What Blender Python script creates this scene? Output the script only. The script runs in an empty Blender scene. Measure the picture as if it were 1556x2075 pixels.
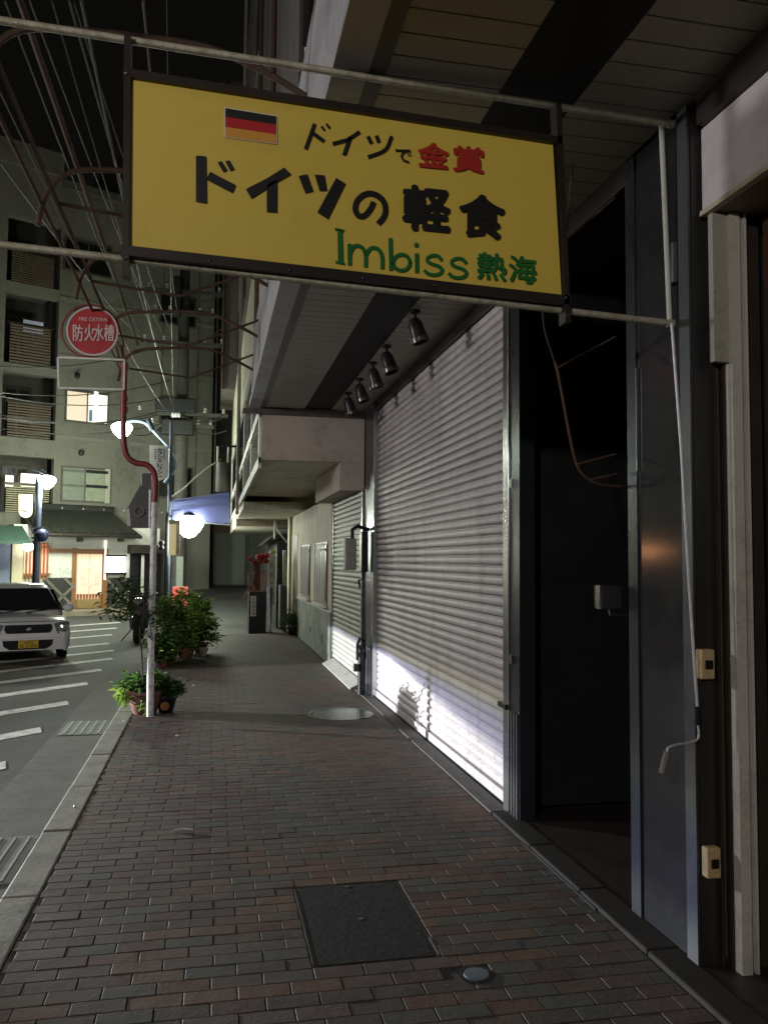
import bpy, bmesh, math, random
import numpy as np
from mathutils import Vector, Matrix
random.seed(7); RNG = np.random.default_rng(7)
R = math.radians
SC = bpy.context.scene
COL = SC.collection

# ------------------------------------------------------------------ camera
CAMH = 1.5; FPX = 1680.0; YAW = R(11.7); PITCH = R(3.42); ROLL = 0.008
FW = Vector((math.sin(YAW)*math.cos(PITCH), math.cos(YAW)*math.cos(PITCH), math.sin(PITCH)))
RT0 = Vector((math.cos(YAW), -math.sin(YAW), 0)); UP0 = RT0.cross(FW)
RT = (RT0*math.cos(ROLL) + UP0*math.sin(ROLL)).normalized(); UP = RT.cross(FW).normalized()
CP = Vector((0, 0, CAMH))
cam_d = bpy.data.cameras.new('camera'); cam = bpy.data.objects.new('camera', cam_d); COL.objects.link(cam)
m = Matrix((RT, UP, -FW)).transposed().to_4x4(); m.translation = CP; cam.matrix_world = m
cam_d.sensor_fit = 'HORIZONTAL'; cam_d.sensor_width = 36; cam_d.lens = 36*FPX/1556; cam_d.clip_start = .02; cam_d.clip_end = 500
SC.camera = cam

# ------------------------------------------------------------------ night sky
W = bpy.data.worlds.new('World'); SC.world = W; W.use_nodes = True
nt = W.node_tree; nt.nodes.clear()
sky = nt.nodes.new('ShaderNodeTexSky'); sky.sky_type = 'NISHITA'; sky.sun_disc = False
sky.sun_elevation = R(-6); sky.sun_rotation = R(200)
b1 = nt.nodes.new('ShaderNodeBackground'); b1.inputs[1].default_value = .05
nt.links.new(sky.outputs[0], b1.inputs[0])
b2 = nt.nodes.new('ShaderNodeBackground'); b2.inputs[0].default_value = (.0085, .008, .0068, 1); b2.inputs[1].default_value = .4
ad = nt.nodes.new('ShaderNodeAddShader'); ow = nt.nodes.new('ShaderNodeOutputWorld')
nt.links.new(b1.outputs[0], ad.inputs[0]); nt.links.new(b2.outputs[0], ad.inputs[1]); nt.links.new(ad.outputs[0], ow.inputs[0])

vs = SC.view_settings; vs.view_transform = 'Standard'; vs.look = 'None'; vs.exposure = 0; vs.gamma = 1; vs.use_curve_mapping = False
SC.render.engine = 'CYCLES'; SC.cycles.use_denoising = True
SC.cycles.max_bounces = 6; SC.cycles.diffuse_bounces = 3; SC.cycles.glossy_bounces = 3; SC.cycles.transmission_bounces = 4
SC.cycles.sample_clamp_indirect = 3; SC.cycles.caustics_reflective = False; SC.cycles.caustics_refractive = False
SC.cycles.blur_glossy = .5

# ------------------------------------------------------------------ lamps
def point(name, loc, power, col, rad=.12):
    d = bpy.data.lights.new(name, 'POINT'); d.energy = power; d.color = col; d.shadow_soft_size = rad
    o = bpy.data.objects.new(name, d); COL.objects.link(o); o.location = loc; return o
# street lamps that light the picture from outside the frame (same kind as those in view)
point('street_lamp_light_behind', (-3.4, -3.6, 3.5), 540, (1, .93, .90), .16)
point('street_lamp_light_across', (-5.2, 6.2, 3.35), 460, (1.0, .96, .97), .4)
# low beam of a car standing across the street, shining on the shutters
hd = bpy.data.lights.new('car_low_beam', 'SPOT'); hd.energy = 7500; hd.color = (.93, .95, 1); hd.shadow_soft_size = .012
hd.spot_size = R(68); hd.spot_blend = .18
ho = bpy.data.objects.new('car_low_beam', hd); COL.objects.link(ho)
HP = Vector((-6.2, 10.7, .60)); ho.location = HP
aim = (Vector((1.78, 7.6, .575)) - HP).normalized()
zz = -aim; xx = Vector((0, 0, 1)).cross(zz).normalized(); yy = zz.cross(xx)
mm = Matrix((xx, yy, zz)).transposed().to_4x4(); mm.translation = HP; ho.matrix_world = mm
hd.use_nodes = True; ln = hd.node_tree; ln.nodes.clear()
tc = ln.nodes.new('ShaderNodeTexCoord'); sp = ln.nodes.new('ShaderNodeSeparateXYZ'); dv = ln.nodes.new('ShaderNodeMath'); dv.operation = 'DIVIDE'
ab = ln.nodes.new('ShaderNodeMath'); ab.operation = 'ABSOLUTE'
mr = ln.nodes.new('ShaderNodeMapRange'); mr.inputs[1].default_value = -.02; mr.inputs[2].default_value = .02
cr = ln.nodes.new('ShaderNodeValToRGB'); em = ln.nodes.new('ShaderNodeEmission'); lo = ln.nodes.new('ShaderNodeOutputLight')
ln.links.new(tc.outputs['Normal'], sp.inputs[0]); ln.links.new(sp.outputs[2], ab.inputs[0])
ln.links.new(sp.outputs[1], dv.inputs[0]); ln.links.new(ab.outputs[0], dv.inputs[1])
dx_ = ln.nodes.new('ShaderNodeMath'); dx_.operation = 'DIVIDE'; ln.links.new(sp.outputs[0], dx_.inputs[0]); ln.links.new(ab.outputs[0], dx_.inputs[1])
ax_ = ln.nodes.new('ShaderNodeMath'); ax_.operation = 'ADD'; ax_.inputs[1].default_value = .08; ln.links.new(dx_.outputs[0], ax_.inputs[0])
mx_ = ln.nodes.new('ShaderNodeMath'); mx_.operation = 'MAXIMUM'; mx_.inputs[1].default_value = 0; ln.links.new(ax_.outputs[0], mx_.inputs[0])
wd_ = ln.nodes.new('ShaderNodeMath'); wd_.operation = 'MULTIPLY_ADD'; wd_.inputs[1].default_value = 7.0; wd_.inputs[2].default_value = .75; ln.links.new(mx_.outputs[0], wd_.inputs[0])
dw_ = ln.nodes.new('ShaderNodeMath'); dw_.operation = 'DIVIDE'; ln.links.new(dv.outputs[0], dw_.inputs[0]); ln.links.new(wd_.outputs[0], dw_.inputs[1])
ln.links.new(dw_.outputs[0], mr.inputs[0]); lw_ = ln.nodes.new('ShaderNodeMapRange'); lw_.inputs[1].default_value = -.15; lw_.inputs[2].default_value = -.075; lw_.inputs[3].default_value = .12; lw_.inputs[4].default_value = 1
ln.links.new(dv.outputs[0], lw_.inputs[0]); ln.links.new(lw_.outputs[0], em.inputs[1])
ln.links.new(mr.outputs[0], cr.inputs[0]); ln.links.new(cr.outputs[0], em.inputs[0]); ln.links.new(em.outputs[0], lo.inputs[0])
e = cr.color_ramp.elements
e[0].position = 0; e[0].color = (1, 1, 1, 1); e[1].position = .66; e[1].color = (0, 0, 0, 1)
for p_, c_ in ((.20, (1, 1, 1, 1)), (.30, (.24, .25, .38, 1)), (.40, (.13, .13, .21, 1)), (.47, (.09, .11, .13, 1)), (.53, (.10, .105, .055, 1)), (.59, (.045, .03, .018, 1))):
    q = e.new(p_); q.color = c_

# ------------------------------------------------------------------ pixel helpers (surveying the photo)
def ray(px, py): return (FW*FPX + RT*(px-778) - UP*(py-1037.5)).normalized()
def onx(px, py, X): d = ray(px, py); return CP + d*(X/d.x)
def ony(px, py, Y): d = ray(px, py); return CP + d*(Y/d.y)
def onz(px, py, Z): d = ray(px, py); return CP + d*((Z-CAMH)/d.z)
def onp(px, py, p0, n): d = ray(px, py); return CP + d*((p0-CP).dot(n)/d.dot(n))

# ------------------------------------------------------------------ materials
MATS = {}
def mat(name, col, rough=.6, metal=0, var=.15, vscale=8, bump=0, bscale=60, emit=None, estr=0, spec=.5, stretch=None, alpha=None, trans=0):
    if name in MATS: return MATS[name]
    M = bpy.data.materials.new(name); M.use_nodes = True; t = M.node_tree; bs = t.nodes['Principled BSDF']
    bs.inputs['Base Color'].default_value = (*col, 1); bs.inputs['Roughness'].default_value = rough; bs.inputs['Metallic'].default_value = metal
    bs.inputs['Specular IOR Level'].default_value = spec
    if trans: bs.inputs['Transmission Weight'].default_value = trans
    if var > 0 or bump > 0:
        g = t.nodes.new('ShaderNodeTexCoord'); mp = t.nodes.new('ShaderNodeMapping'); t.links.new(g.outputs['Object'], mp.inputs[0])
        if stretch: mp.inputs['Scale'].default_value = stretch
    if var > 0:
        n = t.nodes.new('ShaderNodeTexNoise'); n.inputs['Scale'].default_value = vscale; n.inputs['Detail'].default_value = 7; n.inputs['Roughness'].default_value = .65
        t.links.new(mp.outputs[0], n.inputs['Vector'])
        c = t.nodes.new('ShaderNodeValToRGB'); c.color_ramp.elements[0].position = .3; c.color_ramp.elements[1].position = .72
        c.color_ramp.elements[0].color = (*[max(0, v*(1-var)) for v in col], 1); c.color_ramp.elements[1].color = (*[min(1, v*(1+var)) for v in col], 1)
        t.links.new(n.outputs[0], c.inputs[0]); t.links.new(c.outputs[0], bs.inputs['Base Color'])
        r_ = t.nodes.new('ShaderNodeMapRange'); r_.inputs[3].default_value = max(.02, rough*(1-.35*min(1, var*3))); r_.inputs[4].default_value = min(1, rough*(1+.35*min(1, var*3)))
        t.links.new(n.outputs[0], r_.inputs[0]); t.links.new(r_.outputs[0], bs.inputs['Roughness'])
    if bump > 0:
        n2 = t.nodes.new('ShaderNodeTexNoise'); n2.inputs['Scale'].default_value = bscale; n2.inputs['Detail'].default_value = 5
        t.links.new(mp.outputs[0], n2.inputs['Vector'])
        bp = t.nodes.new('ShaderNodeBump'); bp.inputs['Strength'].default_value = bump; bp.inputs['Distance'].default_value = .01
        t.links.new(n2.outputs[0], bp.inputs['Height']); t.links.new(bp.outputs[0], bs.inputs['Normal'])
    if emit:
        bs.inputs['Emission Color'].default_value = (*emit, 1); bs.inputs['Emission Strength'].default_value = estr
    MATS[name] = M; return M

def wear(name, col, dirt, rough=.5, metal=0, scale=3, amount=.5, spec=.5, stretch=(1, 1, 1), bump=.1):
    """paint with streaks / patches of grime of their own shape"""
    if name in MATS: return MATS[name]
    M = mat(name, col, rough, metal, 0, 1, 0, 1, spec=spec); t = M.node_tree; bs = t.nodes['Principled BSDF']
    g = t.nodes.new('ShaderNodeTexCoord'); mp = t.nodes.new('ShaderNodeMapping'); mp.inputs['Scale'].default_value = stretch; gp = t.nodes.new('ShaderNodeNewGeometry'); t.links.new(gp.outputs['Position'], mp.inputs[0])
    n = t.nodes.new('ShaderNodeTexNoise'); n.inputs['Scale'].default_value = scale; n.inputs['Detail'].default_value = 9; n.inputs['Roughness'].default_value = .7
    n2 = t.nodes.new('ShaderNodeTexNoise'); n2.inputs['Scale'].default_value = scale*9; n2.inputs['Detail'].default_value = 6
    t.links.new(mp.outputs[0], n.inputs['Vector']); t.links.new(gp.outputs['Position'], n2.inputs['Vector'])
    a = t.nodes.new('ShaderNodeMath'); a.operation = 'MULTIPLY_ADD'; a.inputs[1].default_value = .35; t.links.new(n2.outputs[0], a.inputs[0]); t.links.new(n.outputs[0], a.inputs[2])
    c = t.nodes.new('ShaderNodeValToRGB'); c.color_ramp.elements[0].position = .78-amount*.25; c.color_ramp.elements[1].position = .98-amount*.18
    c.color_ramp.elements[0].color = (*col, 1); c.color_ramp.elements[1].color = (*dirt, 1)
    t.links.new(a.outputs[0], c.inputs[0]); t.links.new(c.outputs[0], bs.inputs['Base Color'])
    bp = t.nodes.new('ShaderNodeBump'); bp.inputs['Strength'].default_value = bump; bp.inputs['Distance'].default_value = .01
    t.links.new(a.outputs[0], bp.inputs['Height']); t.links.new(bp.outputs[0], bs.inputs['Normal'])
    return M

def glow(name, col, strength):
    if name in MATS: return MATS[name]
    M = bpy.data.materials.new(name); M.use_nodes = True; t = M.node_tree; bs = t.nodes['Principled BSDF']
    bs.inputs['Base Color'].default_value = (.6, .6, .6, 1); bs.inputs['Emission Color'].default_value = (*col, 1); bs.inputs['Emission Strength'].default_value = strength
    MATS[name] = M; return M

# ------------------------------------------------------------------ mesh building
ORG = {}
class MB:
    def __init__(s): s.v = []; s.f = []; s.mi = []; s.cur = 0
    def add(s, vs_, fs_):
        b = len(s.v); s.v += [tuple(v) for v in vs_]
        for f in fs_: s.f.append(tuple(b+i for i in f)); s.mi.append(s.cur)
        return s
    def box(s, x0, y0, z0, x1, y1, z1):
        return s.add([(x0,y0,z0),(x1,y0,z0),(x1,y1,z0),(x0,y1,z0),(x0,y0,z1),(x1,y0,z1),(x1,y1,z1),(x0,y1,z1)],
                     [(0,3,2,1),(4,5,6,7),(0,1,5,4),(1,2,6,5),(2,3,7,6),(3,0,4,7)])
    def obox(s, c, ax, ay, az, hx, hy, hz):
        c = Vector(c); ax = Vector(ax)*hx; ay = Vector(ay)*hy; az = Vector(az)*hz
        P = [c+ax*i+ay*j+az*k for k in (-1,1) for i, j in ((-1,-1),(1,-1),(1,1),(-1,1))]
        return s.add(P, [(0,3,2,1),(4,5,6,7),(0,1,5,4),(1,2,6,5),(2,3,7,6),(3,0,4,7)])
    def bar(s, a, b, w, h, up=(0,0,1)):
        a = Vector(a); b = Vector(b); d = (b-a); L = d.length; d.normalize(); u = Vector(up)
        if abs(d.dot(u)) > .95: u = Vector((1,0,0))
        r = d.cross(u).normalized(); u = r.cross(d)
        return s.obox((a+b)/2, r, d, u, w/2, L/2, h/2)
    def prism(s, poly, off):
        """closed polygon (3-D points) pushed along off"""
        n = len(poly); P = [Vector(p) for p in poly]; off = Vector(off)
        return s.add(P + [p+off for p in P], [tuple(range(n))[::-1], tuple(range(n, 2*n))] + [(i, (i+1)%n, (i+1)%n+n, i+n) for i in range(n)])
    def tube(s, pts, r, n=8, caps=True):
        pts = [Vector(p) for p in pts]; rs = r if isinstance(r, (list, tuple)) else [r]*len(pts)
        prev = None; rings = []
        for i, p in enumerate(pts):
            d = (pts[min(i+1, len(pts)-1)] - pts[max(i-1, 0)]).normalized()
            if prev is None:
                u = Vector((0,0,1)) if abs(d.z) < .9 else Vector((1,0,0))
            else: u = prev
            a = (u - d*u.dot(d)).normalized(); prev = a; b = d.cross(a)
            rings.append([p + (a*math.cos(2*math.pi*k/n) + b*math.sin(2*math.pi*k/n))*rs[i] for k in range(n)])
        V = [q for rg in rings for q in rg]; F = []
        for i in range(len(pts)-1):
            for k in range(n): F.append((i*n+k, i*n+(k+1)%n, (i+1)*n+(k+1)%n, (i+1)*n+k))
        if caps: F += [tuple(range(n))[::-1], tuple((len(pts)-1)*n+k for k in range(n))]
        return s.add(V, F)
    def lathe(s, prof, c, axis=(0,0,1), n=20):
        """prof: list of (radius, height) round axis at c"""
        c = Vector(c); A = Vector(axis).normalized(); u = Vector((1,0,0)) if abs(A.x) < .9 else Vector((0,1,0))
        u = (u - A*u.dot(A)).normalized(); w = A.cross(u); V = []; F = []
        for r, h in prof:
            for k in range(n): V.append(c + A*h + (u*math.cos(2*math.pi*k/n)+w*math.sin(2*math.pi*k/n))*max(r, 1e-4))
        for i in range(len(prof)-1):
            for k in range(n): F.append((i*n+k, i*n+(k+1)%n, (i+1)*n+(k+1)%n, (i+1)*n+k))
        return s.add(V, F)
    def sphere(s, c, r, n=16, sx=1, sy=1, sz=1):
        V = []; F = []; m_ = n//2
        for i in range(m_+1):
            th = math.pi*i/m_
            for k in range(n): V.append((c[0]+sx*r*math.sin(th)*math.cos(2*math.pi*k/n), c[1]+sy*r*math.sin(th)*math.sin(2*math.pi*k/n), c[2]+sz*r*math.cos(th)))
        for i in range(m_):
            for k in range(n): F.append((i*n+k, (i+1)*n+k, (i+1)*n+(k+1)%n, i*n+(k+1)%n))
        return s.add(V, F)
    def build(s, name, m_, parent=None, smooth=False, bevel=0):
        me = bpy.data.meshes.new(name); V = np.array(s.v, float).reshape(-1, 3)
        if parent is not None: org = ORG[parent.name]
        else:
            org = np.array([(V[:,0].min()+V[:,0].max())/2, (V[:,1].min()+V[:,1].max())/2, V[:,2].min()])
        me.from_pydata([tuple(v) for v in (V-org)], [], s.f)
        ms = m_ if isinstance(m_, (list, tuple)) else [m_]
        for q in ms: me.materials.append(q)
        if len(ms) > 1: me.polygons.foreach_set('material_index', s.mi)
        if smooth:
            me.polygons.foreach_set('use_smooth', [True]*len(me.polygons))
        me.update()
        o = bpy.data.objects.new(name, me); COL.objects.link(o)
        if smooth:
            bm = bmesh.new(); bm.from_mesh(me); bmesh.ops.remove_doubles(bm, verts=bm.verts, dist=1e-5)
            bmesh.ops.recalc_face_normals(bm, faces=bm.faces)
            for e_ in bm.edges:
                if len(e_.link_faces) == 2 and e_.calc_face_angle(0) > R(40): e_.smooth = False
            bm.to_mesh(me); bm.free()
        if bevel:
            b = o.modifiers.new('bevel', 'BEVEL'); b.width = bevel; b.segments = 2; b.limit_method = 'ANGLE'
        if parent is not None: o.parent = parent; ORG[o.name] = ORG[parent.name]
        else: o.location = tuple(org); ORG[o.name] = org
        return o
def tag(o, label=None, cat=None, group=None, kind=None):
    if label: o['label'] = label
    if cat: o['category'] = cat
    if group: o['group'] = group
    if kind: o['kind'] = kind
    return o
def thing(name, loc, label, cat, group=None):
    o = bpy.data.objects.new(name, None); COL.objects.link(o); o.location = tuple(loc); ORG[o.name] = np.array(tuple(loc), float); o.empty_display_size = .1
    return tag(o, label, cat, group)
def bx(name, m_, parent, x0, y0, z0, x1, y1, z1, bevel=0):
    return MB().box(x0, y0, z0, x1, y1, z1).build(name, m_, parent, bevel=bevel)
def piece(name, mesh, parent, loc, rot=(0,0,0), scale=(1,1,1)):
    o = bpy.data.objects.new(name, mesh); COL.objects.link(o); o.parent = parent
    org = ORG[parent.name]; o.location = (loc[0]-org[0], loc[1]-org[1], loc[2]-org[2]); o.rotation_euler = rot; o.scale = scale; ORG[o.name] = org
    return o
def rawmesh(mb, name, m_):
    me = bpy.data.meshes.new(name); me.from_pydata(mb.v, [], mb.f); me.materials.append(m_); return me
def copy_tree(o, dloc=(0,0,0), parent=None):
    c = o.copy(); COL.objects.link(c); ORG[c.name] = ORG.get(o.name)
    if parent: c.parent = parent
    else: c.location = Vector(o.location) + Vector(dloc)
    for ch in [q for q in bpy.data.objects if q.parent == o]: copy_tree(ch, parent=c)
    return c

FONT = None
def glyph(txt, bold=0.0):
    cu = bpy.data.curves.new('t', 'FONT'); cu.body = txt; cu.size = 1; cu.offset = bold; cu.resolution_u = 4; cu.fill_mode = 'BOTH'
    ob = bpy.data.objects.new('t', cu); COL.objects.link(ob)
    dg = bpy.context.evaluated_depsgraph_get(); me = bpy.data.meshes.new_from_object(ob.evaluated_get(dg))
    V = np.array([v.co[:2] for v in me.vertices]); F = [tuple(p.vertices) for p in me.polygons]
    bpy.data.objects.remove(ob); bpy.data.curves.remove(cu); bpy.data.meshes.remove(me)
    if len(V) == 0: return None, None
    lo_, hi = V.min(0), V.max(0); return (V-lo_)/np.maximum(hi-lo_, 1e-6), F
def put_glyph(mb, txt, q, bold, n):
    """q: four corners tl,tr,br,bl in 3-D; n: small offset vector"""
    V, F = glyph(txt, bold)
    if V is None: return
    tl, tr, br, bl = [Vector(p) for p in q]
    P = [(bl*(1-u)+br*u)*(1-v)+(tl*(1-u)+tr*u)*v + Vector(n) for u, v in V]
    mb.add(P, F)
def stroke2(pts, w):
    """ribbon outline polygon pieces for a polyline in 2-D; returns list of polygons"""
    out = []; pts = [Vector((p[0], p[1])) for p in pts]; L = []; Rr = []
    for i, p in enumerate(pts):
        d = (pts[min(i+1, len(pts)-1)]-pts[max(i-1, 0)]).normalized(); n = Vector((-d.y, d.x))*w/2
        L.append(p+n); Rr.append(p-n)
    for i in range(len(pts)-1): out.append([L[i], L[i+1], Rr[i+1], Rr[i]])
    return out
def smoothline(pts, n=6):
    P = [Vector(p) for p in pts]; P = [P[0]*2-P[1]] + P + [P[-1]*2-P[-2]]; out = []
    for i in range(1, len(P)-2):
        for k in range(n):
            t = k/n; a, b, c, d = P[i-1], P[i], P[i+1], P[i+2]
            out.append(.5*((2*b)+(c-a)*t+(2*a-5*b+4*c-d)*t*t+(3*b-a-3*c+d)*t*t*t))
    out.append(P[-2]); return out

def leaves(mb, n, sampler, size=(.03, .06), droop=.4, fold=.25, width=.4):
    for _ in range(n):
        c = Vector(sampler()); a = random.uniform(0, 6.283); L = random.uniform(*size)
        d = Vector((math.cos(a), math.sin(a), random.uniform(-droop, .7))).normalized(); s_ = d.cross(Vector((0,0,1))).normalized()
        s_ = (s_ + Vector((0,0,random.uniform(-.6,.6)))).normalized(); u = s_.cross(d)
        w = L*width
        mb.add([c, c+d*L*.5+s_*w/2+u*L*fold*.3, c+d*L-Vector((0,0,L*.15)), c+d*L*.5-s_*w/2+u*L*fold*.3], [(0,1,2),(0,2,3)])

# ------------------------------------------------------------------ palette
paver_mats = [wear('paver_%s' % n, c, d, .68, 0, 9, .6, spec=.28, bump=.3) for n, c, d in (
    ('red', (.112,.072,.055), (.09,.05,.04)), ('rust', (.125,.084,.059), (.11,.07,.05)), ('brown', (.102,.081,.066), (.08,.062,.05)),
    ('umber', (.084,.071,.060), (.06,.05,.045)), ('grey', (.086,.082,.070), (.07,.075,.068)), ('slate', (.072,.074,.065), (.055,.065,.062)), ('maroon', (.086,.062,.053), (.07,.045,.04)))]
asphalt = wear('asphalt', (.038,.038,.035), (.062,.06,.054), .75, 0, 2.2, .5, bump=.5)
concrete = wear('concrete', (.105,.105,.085), (.065,.065,.05), .8, 0, 4, .6, bump=.3)
kerb_m = wear('kerb_concrete', (.22,.215,.17), (.10,.10,.075), .75, 0, 5, .6, bump=.3)
joint_m = mat('joint_sand', (.030,.025,.021), .95, bump=.4)
roadpaint = wear('road_paint', (.66,.66,.62), (.2,.2,.18), .6, 0, 7, .6)
shutter_m = wear('shutter_steel', (.55,.52,.52), (.37,.33,.31), .52, 0, 2.2, .5, stretch=(1,2.2,.35), bump=.03)
shutter2_m = wear('shutter_steel_far', (.38,.38,.34), (.26,.26,.22), .55, 0, 3, .5, bump=.03)
steel = mat('brushed_steel', (.52,.53,.54), .22, .95, .08, 4, .04, 120, stretch=(6,6,.4))
darksteel = mat('dark_steel', (.09,.10,.115), .28, .75, .12, 3, .04, 80, stretch=(5,5,.5))
pillar_m = wear('pillar_cladding', (.066,.068,.074), (.105,.108,.117), .13, .6, 1.6, .55, stretch=(1,1,.6), bump=.02)
black = mat('black_void', (.006,.006,.007), .7, 0, .1)
blackmetal = mat('black_metal', (.015,.015,.017), .4, .3, .1)
brown_dark = mat('dark_brown_metal', (.035,.026,.021), .45, .3, .2, 3)
soffit_m = wear('soffit_board', (.40,.385,.33), (.30,.285,.24), .6, 0, 1.5, .4, bump=.02)
fascia_m = wear('fascia_white', (.46,.455,.47), (.28,.27,.25), .55, 0, 2, .5, stretch=(1,1,.25))
panel_m = wear('facade_panel', (.16,.145,.13), (.10,.09,.08), .6, 0, 2, .5, stretch=(1,1,.2))
cream = wear('cream_wall', (.66,.62,.49), (.42,.38,.28), .75, 0, 2.4, .55, stretch=(1,1,.5))
pink = wear('pink_stucco', (.48,.41,.35), (.34,.285,.24), .85, 0, 2, .5, bump=.2)
dado_m = wear('green_dado', (.16,.19,.165), (.42,.43,.36), .7, 0, 2.6, .5, bump=.2)
white_paint = wear('white_paint', (.68,.67,.62), (.4,.38,.3), .5, 0, 3, .4)
rust = wear('rusty_pipe', (.075,.045,.032), (.14,.07,.04), .7, .2, 14, .7)
rail_m = wear('galvanised_rail', (.58,.56,.42), (.34,.30,.20), .55, .35, 22, .7, bump=.6)
yellow = wear('sign_yellow', (.84,.63,.10), (.72,.52,.075), .5, 0, 1.2, .4)  # mottling puts the sign's uneven brightness into the paint colour
ink = mat('ink_black', (.012,.012,.010), .5, var=0); ired = mat('ink_red', (.50,.035,.02), .5, var=0); igreen = mat('ink_green', (.012,.17,.03), .5, var=0)
gold = mat('flag_gold', (.78,.38,.05), .5, var=0); white = mat('white_plastic', (.75,.75,.73), .4, var=.05); wired = mat('sign_red', (.40,.022,.022), .45, var=.1)
ivory = wear('ivory_plastic', (.58,.44,.22), (.34,.25,.12), .45, 0, 20, .4)
glassdark = mat('dark_glass', (.012,.011,.010), .06, 0, 0, spec=.7)
rubber = mat('rubber', (.012,.012,.012), .8, var=.1)
redpole = wear('red_pole_paint', (.22,.028,.024), (.12,.03,.022), .4, 0, 9, .4)
whitepole = wear('white_pole_paint', (.82,.81,.80), (.33,.31,.28), .4, 0, 14, .6)
bluepole = mat('blue_grey_pole', (.055,.07,.11), .45, .2, .2)
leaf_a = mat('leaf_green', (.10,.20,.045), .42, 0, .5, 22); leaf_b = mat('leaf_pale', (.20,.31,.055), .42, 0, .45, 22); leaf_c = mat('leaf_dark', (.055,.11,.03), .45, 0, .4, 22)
leaf_d = mat('leaf_bright', (.22,.38,.09), .4, 0, .5, 22); leaf_e = mat('leaf_lamplit', (.45,.58,.13), .4, 0, .45, 22)  # lamplight on the shrubs put into brighter leaf colours, yellower on top
for L_ in (leaf_a, leaf_b, leaf_c, leaf_d, leaf_e):
    t_ = L_.node_tree; bs_ = t_.nodes['Principled BSDF']; tr_ = t_.nodes.new('ShaderNodeBsdfTranslucent'); mx2 = t_.nodes.new('ShaderNodeMixShader'); mx2.inputs[0].default_value = .45
    src = bs_.inputs['Base Color'].links[0].from_socket; t_.links.new(src, tr_.inputs[0]); ou = t_.nodes['Material Output']
    t_.links.new(bs_.outputs[0], mx2.inputs[1]); t_.links.new(tr_.outputs[0], mx2.inputs[2]); t_.links.new(mx2.outputs[0], ou.inputs[0])
bark = mat('bark', (.05,.04,.028), .85, 0, .3, 20, .3)
terracotta = wear('terracotta', (.16,.065,.045), (.08,.045,.035), .6, 0, 8, .5)

# ================================================================== THE SETTING
RZ = -.10                                   # road level; pavement top is z = 0
def ramp(x, y):
    k = max(0, min(1, (y-17.5)/13)); k = k*k*(3-2*k); s_ = max(0, min(1, (x+1.6)/1.2)); s_ = s_*s_*(3-2*s_)
    return RZ + .70*k*s_
def sheet(name, x0, x1, y0, y1, nx, ny, zf, m_, kind='structure'):
    b = MB(); V = [(x0+(x1-x0)*i/nx, y0+(y1-y0)*j/ny) for j in range(ny+1) for i in range(nx+1)]
    b.add([(x, y, zf(x, y)) for x, y in V], [(j*(nx+1)+i, j*(nx+1)+i+1, (j+1)*(nx+1)+i+1, (j+1)*(nx+1)+i) for j in range(ny) for i in range(nx)])
    return tag(b.build(name, m_), kind=kind)
sheet('ground', -160, 160, -40, 260, 40, 40, lambda x, y: -.6, asphalt)
sheet('road', -24, 14, -9, 46, 76, 110, ramp, asphalt)
PX0, PX1, PY0, PY1 = -.72, 1.66, .9, 17.3
tag(bx('gutter', concrete, None, -1.37, -3, RZ+.004, -.885, 13.2, RZ+.012), kind='structure')
pave = tag(bx('pavement', joint_m, None, PX0, -6, RZ+.002, 5.5, PY1, -.0035), kind='structure')
# kerb
kerb = thing('kerb', (-.8, 3, RZ), None, None); kerb['kind'] = 'structure'
for k in range(16):
    y = -1.5+k*.92
    MB().box(-.885, y+.004, RZ, -.722, y+.916, .004+random.uniform(-.004, .004)).build('kerb_stone', kerb_m, kerb, bevel=.012)
# covers lying in the pavement
mc = [onz(x, y, 0) for x, y in ((610,1799),(803,1789),(882,1932),(645,1960))]
mx0 = min(mc[0].x, mc[3].x)-.01; mx1 = max(mc[1].x, mc[2].x); my0 = min(mc[2].y, mc[3].y); my1 = max(mc[0].y, mc[1].y)
rd = onz(965, 1976, 0)
rm = onz(690, 1447, 0)
def in_hole(x, y):
    return (mx0-.03 < x < mx1+.03 and my0-.03 < y < my1+.03) or (x-rd.x)**2+(y-rd.y)**2 < .0046 or (x-rm.x)**2+(y-rm.y)**2 < .33**2
BL, BW, G = .184, .086, .005
pv = []
for m_ in paver_mats:
    b = MB(); hx, hy, t, c_ = BL/2-G/2, BW/2-G/2, .03, .004
    c_ = .0014; V = [(-hx,-hy,-t),(hx,-hy,-t),(hx,hy,-t),(-hx,hy,-t),(-hx,-hy,-c_),(hx,-hy,-c_),(hx,hy,-c_),(-hx,hy,-c_),(-hx+c_,-hy+c_,0),(hx-c_,-hy+c_,0),(hx-c_,hy-c_,0),(-hx+c_,hy-c_,0)]
    b.add(V, [(0,1,5,4),(1,2,6,5),(2,3,7,6),(3,0,4,7),(4,5,9,8),(5,6,10,9),(6,7,11,10),(7,4,8,11),(8,9,10,11)])
    pv.append((b, rawmesh(b, 'paver', m_)))
mass = MB(); cnt = 0; cand = []
ny = int((PY1-PY0)/BW)
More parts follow.
